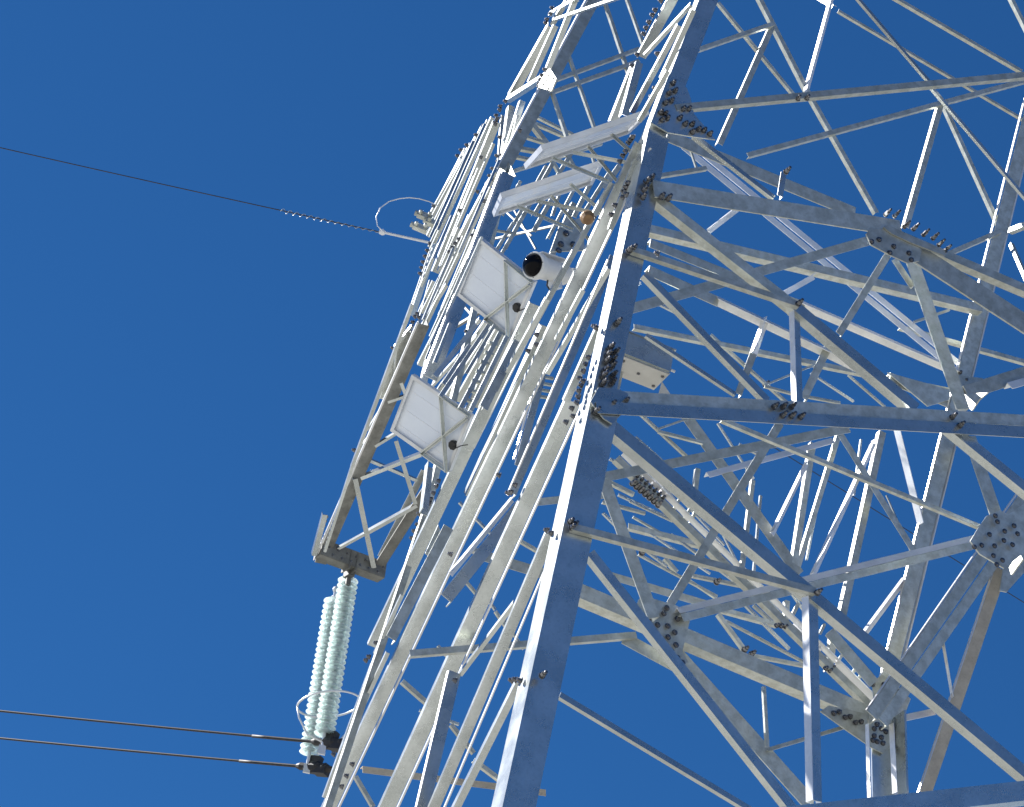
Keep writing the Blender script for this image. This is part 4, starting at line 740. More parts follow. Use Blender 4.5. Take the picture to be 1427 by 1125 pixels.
 [[0.14,14.48,10.041],[-0.956,-0.292,0.017],0.017,1.1],
 [[0.123,14.535,10.014],[-0.956,-0.292,0.017],0.017,1.1],
 [[0.106,14.592,10.037],[-0.956,-0.292,0.017],0.017,1.1],
 [[0.376,13.667,9.303],[-0.956,-0.292,0.017],0.017,1.1],
 [[0.402,13.577,9.239],[-0.956,-0.292,0.017],0.017,1.1],
 [[0.023,14.881,10.324],[-0.956,-0.292,0.017],0.017,1.1],
 [[0.345,13.709,8.289],[-0.956,-0.292,0.017],0.017,1.1],
 [[0.363,13.648,8.269],[-0.956,-0.292,0.017],0.017,1.1],
 [[0.39,13.557,8.227],[-0.956,-0.292,0.017],0.017,1.1],
 [[-0.186,15.546,10.023],[-0.956,-0.292,0.017],0.017,1.1],
 [[-0.488,16.582,10.858],[-0.956,-0.292,0.017],0.017,1.1],
 [[-0.469,16.52,10.846],[-0.956,-0.292,0.017],0.017,1.1],
 [[-0.48,16.549,10.749],[-0.956,-0.292,0.017],0.017,1.1],
 [[-0.496,16.601,10.719],[-0.956,-0.292,0.017],0.017,1.1],
 [[-0.5,16.611,10.662],[-0.956,-0.292,0.017],0.017,1.1],
 [[-0.591,16.865,9.896],[-0.956,-0.292,0.017],0.017,1.1],
 [[-0.623,16.965,9.826],[-0.956,-0.292,0.017],0.017,1.1],
 [[-0.64,17.018,9.818],[-0.956,-0.292,0.017],0.017,1.1],
 [[-0.543,16.697,9.712],[-0.956,-0.292,0.017],0.017,1.1],
 [[-0.555,16.684,8.853],[-0.956,-0.292,0.017],0.017,1.1],
 [[-0.578,16.757,8.791],[-0.956,-0.292,0.017],0.017,1.1],
 [[-0.597,16.817,8.73],[-0.956,-0.292,0.017],0.017,1.1],
 [[-0.721,17.244,9.142],[-0.956,-0.292,0.017],0.017,1.1],
 [[0.021,14.796,8.737],[-0.956,-0.292,0.017],0.017,1.1],
 [[0.375,13.915,13.509],[-0.956,-0.292,0.017],0.017,1.1],
 [[0.383,13.89,13.544],[-0.956,-0.292,0.017],0.017,1.1],
 [[0.394,13.855,13.571],[-0.956,-0.292,0.017],0.017,1.1],
 [[0.406,13.819,13.61],[-0.956,-0.292,0.017],0.017,1.1],
 [[0.418,13.781,13.627],[-0.956,-0.292,0.017],0.017,1.1],
 [[0.442,13.703,13.653],[-0.956,-0.292,0.017],0.017,1.1],
 [[0.36,13.955,13.346],[-0.956,-0.292,0.017],0.017,1.1],
 [[0.341,14.011,13.289],[-0.956,-0.292,0.017],0.017,1.1],
 [[-0.289,16.162,14.851],[-0.956,-0.292,0.017],0.017,1.1],
 [[-0.265,16.081,14.761],[-0.956,-0.292,0.017],0.017,1.1],
 [[-0.302,16.204,14.821],[-0.956,-0.292,0.017],0.017,1.1],
 [[-0.306,16.215,14.784],[-0.956,-0.292,0.017],0.017,1.1],
 [[-0.31,16.225,14.746],[-0.956,-0.292,0.017],0.017,1.1],
 [[-0.304,16.205,14.701],[-0.956,-0.292,0.017],0.017,1.1],
 [[-0.234,15.971,14.634],[-0.956,-0.292,0.017],0.017,1.1],
 [[-0.188,15.814,14.488],[-0.956,-0.292,0.017],0.017,1.1],
 [[-0.259,16.053,14.604],[-0.956,-0.292,0.017],0.017,1.1],
 [[-0.211,15.884,14.436],[-0.956,-0.292,0.017],0.017,1.1],
 [[-0.242,15.997,14.601],[-0.956,-0.292,0.017],0.017,1.1],
 [[-0.372,16.48,15.598],[-0.956,-0.292,0.017],0.017,1.1],
 [[-0.367,16.463,15.625],[-0.956,-0.292,0.017],0.017,1.1],
 [[-0.347,16.399,15.638],[-0.956,-0.292,0.017],0.017,1.1],
 [[-0.346,16.399,15.702],[-0.956,-0.292,0.017],0.017,1.1],
 [[-0.608,17.228,15.237],[-0.956,-0.292,0.017],0.017,1.1],
 [[-0.606,17.222,15.192],[-0.956,-0.292,0.017],0.017,1.1],
 [[-0.608,17.22,15.097],[-0.956,-0.292,0.017],0.017,1.1],
 [[-0.615,17.242,15.049],[-0.956,-0.292,0.017],0.017,1.1],
 [[-0.572,17.109,15.206],[-0.956,-0.292,0.017],0.017,1.1],
 [[0.507,13.431,12.652],[-0.956,-0.292,0.017],0.017,1.1],
 [[0.496,13.465,12.602],[-0.956,-0.292,0.017],0.017,1.1],
 [[0.485,13.5,12.552],[-0.956,-0.292,0.017],0.017,1.1],
 [[0.482,13.537,13.037],[-0.956,-0.292,0.017],0.017,1.1],
 [[-0.384,16.45,14.419],[-0.956,-0.292,0.017],0.017,1.1],
 [[-0.627,17.289,15.178],[-0.956,-0.292,0.017],0.017,1.1],
 [[-0.611,17.231,15.089],[-0.956,-0.292,0.017],0.017,1.1],
 [[-0.625,17.276,15.089],[-0.956,-0.292,0.017],0.017,1.1],
 [[-0.721,17.603,15.29],[-0.956,-0.292,0.017],0.017,1.1],
 [[-0.777,17.786,15.315],[-0.956,-0.292,0.017],0.017,1.1],
 [[-0.846,18.015,15.362],[-0.956,-0.292,0.017],0.017,1.1],
 [[-0.892,18.168,15.412],[-0.956,-0.292,0.017],0.017,1.1],
 [[-0.914,18.241,15.397],[-0.956,-0.292,0.017],0.017,1.1],
 [[-0.548,17.003,14.74],[-0.956,-0.292,0.017],0.017,1.1],
 [[-0.677,17.43,14.821],[-0.956,-0.292,0.017],0.017,1.1],
 [[-0.534,16.946,14.502],[-0.956,-0.292,0.017],0.017,1.1],
 [[-0.497,16.821,14.423],[-0.956,-0.292,0.017],0.017,1.1],
 [[-0.51,16.858,14.381],[-0.956,-0.292,0.017],0.017,1.1],
 [[-0.48,16.761,14.359],[-0.956,-0.292,0.017],0.017,1.1],
 [[-0.546,16.977,14.387],[-0.956,-0.292,0.017],0.017,1.1],
 [[-0.557,17.009,14.333],[-0.956,-0.292,0.017],0.017,1.1],
 [[-0.531,16.922,14.243],[-0.956,-0.292,0.017],0.017,1.1],
 [[-0.634,17.262,14.337],[-0.956,-0.292,0.017],0.017,1.1],
 [[-0.556,16.99,14.058],[-0.956,-0.292,0.017],0.017,1.1],
 [[-0.761,17.683,14.418],[-0.956,-0.292,0.017],0.017,1.1],
 [[-0.586,17.072,13.757],[-0.956,-0.292,0.017],0.017,1.1],
 [[-0.524,16.863,13.658],[-0.956,-0.292,0.017],0.017,1.1],
 [[-0.762,17.658,13.96],[-0.956,-0.292,0.017],0.017,1.1],
 [[-0.744,17.602,13.97],[-0.956,-0.292,0.017],0.017,1.1],
 [[-0.727,17.546,13.979],[-0.956,-0.292,0.017],0.017,1.1],
 [[-0.703,17.467,13.973],[-0.956,-0.292,0.017],0.017,1.1],
 [[-0.93,18.19,13.643],[-0.956,-0.292,0.017],0.017,1.1],
 [[-0.907,18.111,13.558],[-0.956,-0.292,0.017],0.017,1.1],
 [[-0.944,18.237,13.641],[-0.956,-0.292,0.017],0.017,1.1],
 [[-0.952,18.259,13.594],[-0.956,-0.292,0.017],0.017,1.1],
 [[-0.956,18.269,13.555],[-0.956,-0.292,0.017],0.017,1.1],
 [[-0.953,18.258,13.496],[-0.956,-0.292,0.017],0.017,1.1],
 [[-0.974,18.326,13.514],[-0.956,-0.292,0.017],0.017,1.1],
 [[-1.092,18.716,13.591],[-0.956,-0.292,0.017],0.017,1.1],
 [[-1.061,18.58,12.999],[-0.956,-0.292,0.017],0.017,1.1],
 [[-1.23,19.119,12.753],[-0.956,-0.292,0.017],0.017,1.1],
 [[-0.632,17.164,12.753],[-0.956,-0.292,0.017],0.017,1.1],
 [[-0.629,17.153,12.704],[-0.956,-0.292,0.017],0.017,1.1],
 [[-0.695,17.374,12.812],[-0.956,-0.292,0.017],0.017,1.1],
 [[-0.603,17.055,12.496],[-0.956,-0.292,0.017],0.017,1.1],
 [[-0.724,17.456,12.634],[-0.956,-0.292,0.017],0.017,1.1],
 [[-0.735,17.494,12.621],[-0.956,-0.292,0.017],0.017,1.1],
 [[-0.694,17.351,12.498],[-0.956,-0.292,0.017],0.017,1.1],
 [[-0.179,15.62,11.667],[-0.956,-0.292,0.017],0.017,1.1],
 [[-0.444,16.534,12.48],[-0.956,-0.292,0.017],0.017,1.1],
 [[-0.395,16.288,10.996],[-0.956,-0.292,0.017],0.017,1.1],
 [[-0.403,16.311,10.964],[-0.956,-0.292,0.017],0.017,1.1],
 [[-0.413,16.34,10.917],[-0.956,-0.292,0.017],0.017,1.1],
 [[-0.425,16.378,10.886],[-0.956,-0.292,0.017],0.017,1.1],
 [[-0.428,16.387,10.854],[-0.956,-0.292,0.017],0.017,1.1],
 [[-0.982,18.41,14.532],[-0.956,-0.292,0.017],0.017,1.1],
 [[-0.985,18.419,14.459],[-0.956,-0.292,0.017],0.017,1.1],
 [[-0.993,18.441,14.41],[-0.956,-0.292,0.017],0.017,1.1],
 [[-1.001,18.463,14.362],[-0.956,-0.292,0.017],0.017,1.1],
 [[-1.001,18.46,14.297],[-0.956,-0.292,0.017],0.017,1.1],
 [[-1.001,18.457,14.233],[-0.956,-0.292,0.017],0.017,1.1],
 [[-1.072,18.736,15.063],[-0.956,-0.292,0.017],0.017,1.1],
 [[-1.033,18.611,15.078],[-0.956,-0.292,0.017],0.017,1.1],
 [[-1.376,19.481,11.901],[0.295,-0.433,-0.852],0.013,0.6],
 [[-1.37,19.44,11.924],[0.295,-0.433,-0.852],0.013,0.6],
 [[-1.365,19.398,11.946],[0.295,-0.433,-0.852],0.013,0.6],
 [[-1.359,19.357,11.969],[0.295,-0.433,-0.852],0.013,0.6],
 [[-1.354,19.317,11.992],[0.295,-0.433,-0.852],0.013,0.6],
 [[-1.349,19.276,12.014],[0.295,-0.433,-0.852],0.013,0.6],
 [[-1.343,19.235,12.037],[0.295,-0.433,-0.852],0.013,0.6],
 [[-1.338,19.194,12.06],[0.295,-0.433,-0.852],0.013,0.6],
 [[-1.332,19.154,12.082],[0.295,-0.433,-0.852],0.013,0.6],
 [[0.141,16.738,13.732],[0.292,-0.956,0.017],0.022,0.5],
 [[0.215,16.759,13.657],[0.292,-0.956,0.017],0.022,0.5],
 [[0.118,16.729,13.614],[0.292,-0.956,0.017],0.022,0.5],
 [[0.11,16.725,13.545],[0.292,-0.956,0.017],0.022,0.5],
]
# plates: kind, corner points, normal, thickness
PLATES = [
 ['gusset_plate',[[2.107,14.008,12.264],[2.133,14.017,12.326],[2.257,14.056,12.375],[2.442,14.113,12.365],[2.517,14.135,12.32],[2.51,14.131,12.224],[2.429,14.105,12.167],[2.289,14.062,12.173],[2.148,14.019,12.191]],[0.292,-0.956,0.017],0.012],
 ['gusset_plate',[[2.222,14.029,12.365],[2.25,14.039,12.4],[2.348,14.069,12.395],[2.501,14.115,12.383],[2.686,14.172,12.385],[2.69,14.172,12.343],[2.441,14.096,12.334],[2.289,14.05,12.341]],[0.292,-0.956,0.017],0.012],
 ['gusset_plate',[[0.569,13.565,12.88],[0.664,13.594,12.878],[0.71,13.607,12.851],[0.753,13.619,12.77],[0.79,13.628,12.662],[0.967,13.68,12.525],[0.818,13.634,12.474],[0.64,13.578,12.419],[0.513,13.54,12.442]],[0.292,-0.956,0.017],0.012],
 ['gusset_plate',[[0.501,13.498,10.275],[0.632,13.539,10.318],[0.691,13.556,10.312],[0.7,13.557,10.196],[0.628,13.532,10.056],[0.568,13.515,10.072],[0.469,13.486,10.153]],[0.292,-0.956,0.017],0.012],
 ['gusset_plate',[[3.075,14.284,10.221],[3.113,14.297,10.319],[3.174,14.318,10.455],[3.262,14.346,10.536],[3.325,14.366,10.529],[3.451,14.407,10.683],[3.478,14.408,10.316],[3.326,14.359,10.118],[3.148,14.305,10.153]],[0.292,-0.956,0.017],0.012],
 ['gusset_plate',[[3.837,16.338,11.311],[3.874,16.222,11.391],[3.891,16.163,11.302],[3.848,16.298,11.231]],[-0.956,-0.292,0.017],0.012],  # small extra plate shaped like the sun glare beside the gusset
 ['gusset_plate',[[4.061,17.54,12.037],[4.226,17.595,12.292],[4.244,17.596,12.046],[4.104,17.549,11.804],[4.043,17.53,11.792]],[0.292,-0.956,0.017],0.012],
 ['gusset_plate',[[1.102,15.337,9.845],[1.108,15.339,9.875],[1.154,15.354,9.911],[1.247,15.383,9.915],[1.371,15.421,9.925],[1.47,15.45,9.892],[1.478,15.452,9.839],[1.46,15.442,9.609],[1.512,15.457,9.541],[1.477,15.445,9.5],[1.388,15.419,9.537],[1.252,15.379,9.616],[1.09,15.331,9.729]],[0.292,-0.956,0.017],0.012],
 ['gusset_plate',[[2.756,17.499,10.419],[2.819,17.52,10.492],[3.137,17.618,10.539],[3.176,17.626,10.284],[2.979,17.566,10.344]],[0.292,-0.956,0.017],0.012],
 ['gusset_plate',[[3.147,17.61,10.525],[3.334,17.669,10.584],[3.37,17.676,10.376],[3.296,17.651,10.257],[3.187,17.618,10.271]],[0.292,-0.956,0.017],0.012],
 ['gusset_plate',[[3.143,17.625,10.814],[3.217,17.649,10.912],[3.317,17.679,10.888],[3.212,17.642,10.617],[3.184,17.634,10.656]],[0.292,-0.956,0.017],0.012],
 ['gusset_plate',[[3.216,17.665,10.634],[3.325,17.703,10.895],[3.478,17.748,10.809],[3.418,17.725,10.556]],[0.292,-0.956,0.017],0.012],
 ['gusset_plate',[[3.567,17.346,13.421],[3.687,16.94,13.209],[3.65,17.061,13.207],[3.621,17.153,13.154],[3.57,17.329,13.327]],[-0.956,-0.292,0.017],0.012],
 ['gusset_plate',[[2.979,17.636,13.671],[3.095,17.672,13.687],[3.538,17.808,13.748],[3.547,17.809,13.65],[3.363,17.75,13.502]],[0.292,-0.956,0.017],0.012],
 ['gusset_plate',[[3.587,17.816,13.91],[3.822,17.889,13.987],[3.893,17.91,13.945],[3.668,17.837,13.756]],[0.292,-0.956,0.017],0.012],
 ['gusset_plate',[[0.074,16.74,13.813],[0.246,16.795,13.956],[0.31,16.809,13.65],[0.043,16.725,13.506]],[0.292,-0.956,0.017],0.012],
 ['gusset_plate',[[-0.277,16.084,14.76],[-0.249,15.992,14.737],[-0.179,15.747,14.45],[-0.196,15.798,14.355],[-0.322,16.228,14.715]],[-0.956,-0.292,0.017],0.012],
 ['gusset_plate',[[-0.495,16.884,14.449],[-0.409,16.586,14.184],[-0.336,16.33,13.877],[-0.379,16.472,13.945],[-0.461,16.754,14.18]],[-0.956,-0.292,0.017],0.012],
 ['gusset_plate',[[-0.393,16.57,10.538],[-0.347,16.589,10.803],[-0.279,16.608,10.683],[-0.288,16.602,10.507]],[0.292,-0.956,0.017],0.012],
]
G_TIP = [[-1.355, 19.48, 11.92], [-0.791, 19.761, 11.973], [-1.064, 19.706, 11.906]]
PANELS = [[[-0.286, 15.684, 12.354], [0.46, -0.091, -0.34], [-0.082, 0.441, -0.229], [-0.586, -0.458, -0.669]], [[-0.527, 15.735, 11.135], [0.475, -0.112, -0.297], [-0.074, 0.377, -0.262], [-0.532, -0.551, -0.643]], [[0.116, 14.033, 12.589], [0.651, -0.057, 0.444], [-0.093, 0.511, 0.203], [0.541, 0.393, -0.743]], [[-0.076, 14.742, 12.639], [0.64, -0.08, 0.402], [-0.038, 0.444, 0.148], [0.533, 0.308, -0.788]]]
CAMP = [[-0.051, 14.691, 11.923], [-0.659, -0.648, -0.378]]
CAB = [[0.644, 14.097, 10.953], [0.976, 14.198, 10.93], [0.643, 14.1, 11.145]]
INS = [[[-1.069, 19.8, 11.955], [-0.953, 19.8, 10.417]], [[-1.176, 20.3, 11.985], [-1.064, 20.3, 10.443]]]
COND = [[[-0.878, 19.8, 10.354], [-3.95, 21.757, 10.854]], [[-0.983, 20.3, 10.327], [-3.975, 22.314, 10.827]]]
GW = [[-0.997, 18.3, 14.465], [-4.855, 18.53, 14.665]]
LOOP = [[-1.384, 18.3, 14.465], [-1.459, 18.3, 14.523], [-1.491, 18.3, 14.617], [-1.474, 18.3, 14.716], [-1.415, 18.3, 14.803], [-1.336, 18.3, 14.855], [-1.254, 18.3, 14.889], [-1.166, 18.3, 14.9], [-1.075, 18.3, 14.893], [-0.979, 18.3, 14.862]]
CLAMPS = [[-1.08, 18.3, 14.725], [-1.093, 18.3, 14.596], [-0.992, 18.3, 14.669]]
FAR = [[8.803, 60.0, 38.804], [14.803, 60.0, 36.186]]
MISC = {'gold': [0.232, 14.017, 11.931], 'cable': [[0.116, 14.203, 11.539], [0.098, 14.257, 11.506], [0.125, 14.164, 11.371], [0.155, 14.067, 11.407], [0.166, 14.035, 11.488]], 'cable2': [[0.427, 13.404, 12.355], [0.356, 13.644, 12.482], [0.354, 13.644, 12.37], [0.383, 13.537, 12.202]]}

def angle(name, p0, p1, u, n, b, flat, m, ru=1.):
    """rolled steel angle: ridge p0-p1, one flange along u, the other along n"""
    p0 = Vector(p0); p1 = Vector(p1); u = Vector(u); n = Vector(n)
    t = min(max(b * .09, .004), .016)
    bu = b * ru
    sec = [(0, 0), (bu, 0), (bu, t), (t * 1.6, t), (t, t * 1.6), (t, b), (0, b)] if not flat else [(0, 0), (bu, 0), (bu, t), (0, t)]
    o = p0; k = len(sec)
    L = (p1 - p0).length; c = (p0 + p1) / 2
    vs_ = [p0 + u * x + n * y - c for x, y in sec] + [p1 + u * x + n * y - c for x, y in sec]
    fs = [(i, (i + 1) % k, k + (i + 1) % k, k + i) for i in range(k)]
    if flat: fs += [(3, 2, 1, 0), (4, 5, 6, 7)]
    else: fs += [(3, 2, 1, 0), (4, 3, 0), (6, 5, 4, 0), (7, 8, 9, 10), (7, 10, 11), (7, 11, 12, 13)]
    ob = mesh_obj(name, vs_, fs, m, TOWER)
    ob.location = c
    bm = bmesh.new(); bm.from_mesh(ob.data); bmesh.ops.recalc_face_normals(bm, faces=bm.faces); bm.to_mesh(ob.data); bm.free()
    return ob
cnt = {}
for i, (kind, p0, p1, u, n, b, flat, mt, ru) in enumerate(MEMBERS):
    angle(kind, p0, p1, u, n, b, flat, (M_GALV, M_MATT, M_DARK, M_LIT, M_TAN)[mt], ru)
def hexbolt():
    """hex head, washer and threaded end, axis +Z, unit = head radius"""
    bm = bmesh.new()
    lathe(bm, [(1.25, 0), (1.25, .18)], Matrix(), 12)
    lathe(bm, [(1.0, .18), (1.0, .95), (.86, 1.05)], Matrix(), 6)
    lathe(bm, [(.66, 1.0), (.66, 1.55), (.56, 1.65)], Matrix(), 8)
    bmesh.ops.recalc_face_normals(bm, faces=bm.faces)
    me = D.meshes.new('bolt'); bm.to_mesh(me); bm.free(); me.materials.append(M_BOLT); return me
BM = hexbolt()
def put_bolt(p, n, r, ln, jitter=.0):
    o = D.objects.new('bolt', BM); m4 = frame(p, n)
    o.matrix_world = m4 @ Matrix.Rotation(random.random() * 6, 4, 'Z') @ Matrix.Diagonal((r, r, r * ln, 1))
    link(o); o.parent = TOWER
    return o
for p, n, r, ln in BOLTS: put_bolt(p, n, r, ln)
for kind0 in PLATES:
    kind, pts, n, th = kind0
    n = Vector(n); pts = [Vector(p) for p in pts]; k = len(pts)
    c = sum(pts, Vector()) / k
    vs_ = [p - c for p in pts] + [p - c + n * th for p in pts]
    fs = [tuple(range(k))[::-1], tuple(range(k, 2 * k))] + [(i, (i + 1) % k, k + (i + 1) % k, k + i) for i in range(k)]
    bm = bmesh.new(); bv = [bm.verts.new(v) for v in vs_]
    for f_ in fs: bm.faces.new([bv[i] for i in f_])
    o = bm_obj(kind, bm, M_GALV if PLATES.index((kind0)) in (2, 3) else M_MATT, TOWER); o.location = c

# crossarm end: two channels back to back with a hanger plate
T1, T2, TI = (Vector(G_TIP[0]), Vector(G_TIP[1]), Vector(G_TIP[2]))
dx = (T2 - T1).normalized(); dz = Vector((0, 0, 1)); dy = dx.cross(dz).normalized(); dz = dy.cross(dx)
for sgn in (-1, 1):
    bm = bmesh.new(); L = (T2 - T1).length / 2
    c = (T1 + T2) / 2 + dy * (.06 * sgn) + dz * .02
    box(bm, c, dx * L, dy * .005, dz * .07)
    box(bm, c + dz * .07 - dy * .03 * sgn, dx * L, dy * .03, dz * .005)
    box(bm, c - dz * .07 - dy * .03 * sgn, dx * L, dy * .03, dz * .005)
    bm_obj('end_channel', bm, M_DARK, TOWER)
for k in (-.055, .055):
    bm = bmesh.new(); c = (T1 + T2) / 2 + dx * (k * 2 * L * .9)
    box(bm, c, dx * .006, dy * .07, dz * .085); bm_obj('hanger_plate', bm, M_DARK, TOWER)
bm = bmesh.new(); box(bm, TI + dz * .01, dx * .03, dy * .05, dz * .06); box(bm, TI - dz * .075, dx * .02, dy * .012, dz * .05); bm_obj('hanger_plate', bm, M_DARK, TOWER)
for k in range(14):
    a = -.92 + k * .14
    put_bolt((T1 + T2) / 2 + dx * L * a + (dy if dy.y < 0 else -dy) * .066 + dz * (.04 if k % 2 else -.02), dy if dy.y < 0 else -dy, .009, .6)

# ---------------------------------------------------------------- solar panels
def solar_panel(data, label, junction, struts):
    c, ex, ey, n = [Vector(v) for v in data]
    hx, hy = ex.length / 2, ey.length / 2
    X = ex.normalized(); Y = (ey - X * ey.dot(X)).normalized(); N = X.cross(Y)
    if N.dot(n) < 0: N = -N             # N points out of the rear side
    root = thing('solar_panel', label, 'solar panel', c, 'solar panels bracketed to the tower')
    def ob(name, bm, m): return bm_obj(name, bm, m, root)
    bm = bmesh.new(); box(bm, (0, 0, 0), X * hx * .97, Y * hy * .97, N * .003); ob('backsheet', bm, M_BACK)
    bm = bmesh.new(); box(bm, -N * .008, X * hx * .965, Y * hy * .965, N * .003); ob('cell_face', bm, M_CELL)
    for s_ in (-1, 1):
        bm = bmesh.new(); box(bm, X * hx * s_ + N * .006, X * .004, Y * hy, N * .019); box(bm, X * (hx - .012) * s_ + N * .023, X * .012, Y * hy, N * .002); ob('frame_rail', bm, M_ALU)
        bm = bmesh.new(); box(bm, Y * hy * s_ + N * .006, X * (hx + .004), Y * .004, N * .019); box(bm, Y * (hy - .012) * s_ + N * .0235, X * hx, Y * .012, N * .002); ob('frame_rail', bm, M_ALU)
    # sunlight through the cell gaps, painted as white lines on the backsheet
    for i in (1, 2.3, 3.4):
        bm = bmesh.new()
        y = -hy + 2 * hy * i / 4
        box(bm, Y * y + N * .0045, X * hx * .9, Y * .0008, N * .0008)
        for j in range(1, 8):
            box(bm, X * (-hx + 2 * hx * j / 8) + Y * y + N * .0047, X * .004, Y * .004, N * .001)
        ob('cell_gap_line', bm, M_CAP)
    if junction:
        jx, jy = junction
        p = X * hx * jx + Y * hy * jy
        bm = bmesh.new(); m4 = frame(p, N); lathe(bm, [(.036, 0), (.036, .03), (.03, .036)], m4, 8); ob('junction_box', bm, M_BLACK)
        bm = bmesh.new(); tube(bm, [p + N * .02, p + N * .05 + X * .04, p + N * .03 + X * .07 - Y * .04, p + N * .02 + X * .11 - Y * .07], .004, 6); ob('cable', bm, M_BLACK)
    for (x0, y0, h0), (x1, y1, h1_) in struts:
        a = X * hx * x0 + Y * hy * y0 + N * h0; b = X * hx * x1 + Y * hy * y1 + N * h1_
        bm = bmesh.new(); bar(bm, a, b, .015, .003, N); bar(bm, a + N * .012, b + N * .012, .003, .012, N); ob('bracket_bar', bm, M_GALV)
    return root
S_FULL = [((0, -1, .03), (1, 1, .05)), ((.1, 1, .03), (1, -.95, .06)), ((.1, 1, .034), (1, 1, .036)), ((0, -1, .034), (1, -1, .036))]
S_EDGE = [((-.2, .5, .03), (.9, .2, .3)), ((.1, .5, .03), (.55, .9, .42)), ((.9, .2, .3), (.4, -.3, .04)), ((-.6, .4, .03), (.3, .8, .3))]
solar_panel(PANELS[0], 'white-backed solar panel right beside the round camera, crossed by two bracket bars', (.82, .05), S_FULL)
solar_panel(PANELS[1], 'lowest solar panel, white back with black junction box, left of the long braces', (.83, .18), S_FULL)
solar_panel(PANELS[2], 'topmost solar panel seen almost edge-on, bracket touching the upper node of the near leg', None, S_EDGE)
solar_panel(PANELS[3], 'solar panel seen almost edge-on just above the round camera', None, S_EDGE)

# ---------------------------------------------------------------- surveillance camera
cp, cax = Vector(CAMP[0]), Vector(CAMP[1]).normalized()
CAMT = thing('surveillance_camera', 'white round surveillance camera with a glossy black dome window beside the solar panel', 'camera', cp)
def cob(name, bm, m, sm=False): return bm_obj(name, bm, m, CAMT, sm)
m4 = frame((0, 0, 0), cax)
bm = bmesh.new(); lathe(bm, [(.084, -.055), (.097, -.04), (.097, .006), (.092, .012), (.084, .012), (.084, -.0)], m4, 32); cob('collar', bm, M_WHITE, False)
bm = bmesh.new(); lathe(bm, [(.0835 * math.cos(k * math.pi / 20), .004 + .066 * math.sin(k * math.pi / 20)) for k in range(11)], m4, 32); cob('dome_window', bm, M_LENS, True)
bm = bmesh.new(); lathe(bm, [(.055, -.34), (.076, -.33), (.080, -.12), (.083, -.056)], m4, 28); cob('housing', bm, M_WHITE, False)
wz = Vector((0, 0, 1)); sx = cax.cross(wz).normalized(); sy = sx.cross(cax)
bm = bmesh.new(); box(bm, -cax * .19 + sy * .094, cax * .15, sx * .055, sy * .004); cob('sun_shield', bm, M_WHITE)
bm = bmesh.new(); bar(bm, -cax * .33, -cax * .42 - sy * .02, .024, .024); bar(bm, -cax * .42 + sy * .06, -cax * .42 - sy * .12, .03, .014); cob('wall_arm', bm, M_WHITE)
bm = bmesh.new(); box(bm, -cax * .22 - sy * .095, cax * .045, sx * .03, sy * .028); cob('relay_box', bm, M_ALU)
bm = bmesh.new(); tube(bm, [-cax * .15 - sy * .06, -cax * .13 - sy * .12, -cax * .17 - sy * .16, -cax * .22 - sy * .13, -cax * .24 - sy * .05], .006, 8); cob('cable', bm, M_BLACK, True)
for a in (0, 1, 2, 3):
    bm = bmesh.new(); an = a * math.pi / 2 + .5
    p = m4 @ Vector((.090 * math.cos(an), .090 * math.sin(an), .011)); lathe(bm, [(.004, 0), (.004, .004)], frame(p, cax), 8); cob('screw', bm, M_BOLT)

# upright cream post the devices are bolted to
# ---------------------------------------------------------------- cabinet behind the near leg
c0, c1, c2 = [Vector(v) for v in CAB]
X = (c1 - c0).normalized(); W_ = (c1 - c0).length; H_ = (c2 - c0).length * .95; X.z = 0; X.normalize(); Zv = Vector((0, 0, 1)); Y = Zv.cross(X)
if Y.y < 0: Y = -Y
CABT = thing('control_cabinet', 'small beige metal cabinet mounted behind the near leg just above the horizontal beam', 'cabinet', c0)
DP = .24
def kob(name, bm, m): return bm_obj(name, bm, m, CABT)
bm = bmesh.new(); box(bm, X * (W_ / 2 - .06) + Y * DP / 2 + Zv * H_ / 2, X * (W_ / 2 + .06), Y * DP / 2, Zv * H_ / 2); o = kob('body', bm, M_GALV)
bm = bmesh.new(); box(bm, X * (W_ / 2 - .06) + Y * DP / 2 - Zv * .004, X * (W_ / 2 + .055), Y * (DP / 2 - .005), Zv * .003); kob('bounce_lit_bottom', bm, M_CAB)  # lighter plate added underneath, ground bounce put into its colour
bm = bmesh.new(); box(bm, X * (W_ / 2 - .06) - Y * .006 + Zv * H_ / 2, X * (W_ / 2 + .05), Y * .006, Zv * (H_ / 2 - .01)); kob('door', bm, M_GALV)
bm = bmesh.new(); box(bm, X * (W_ / 2 - .06) + Y * DP / 2 + Zv * (H_ + .005), X * (W_ / 2 + .07), Y * (DP / 2 + .015), Zv * .005); kob('rain_lid', bm, M_GALV)
for px_, py_ in ((.03, .05), (W_ - .03, .05), (.03, DP - .05), (W_ - .03, DP - .05), (W_ * .5, DP * .5)):
    bm = bmesh.new(); lathe(bm, [(.012, 0), (.012, .006), (.006, .01)], frame(X * px_ + Y * py_ - Zv * .007, -Zv), 10); kob('screw', bm, M_BOLT)
for zz in (.03, H_ - .03):
    bm = bmesh.new(); lathe(bm, [(.01, 0), (.01, .03)], frame(X * (W_) + Zv * zz, X), 8); kob('hinge', bm, M_ALU)
bm = bmesh.new(); bar(bm, X * W_ * .2 + Y * (DP * .8), X * W_ * .2 + Y * (DP * .8) - Zv * .16, .02); kob('mounting_rail', bm, M_GALV)
bm = bmesh.new(); v_ = [bm.verts.new(q) for q in (X * W_ + Y * .12, X * (W_ + .11) + Y * .14 - Zv * .08, X * W_ + Y * .14 - Zv * .08)]; bm.faces.new(v_)
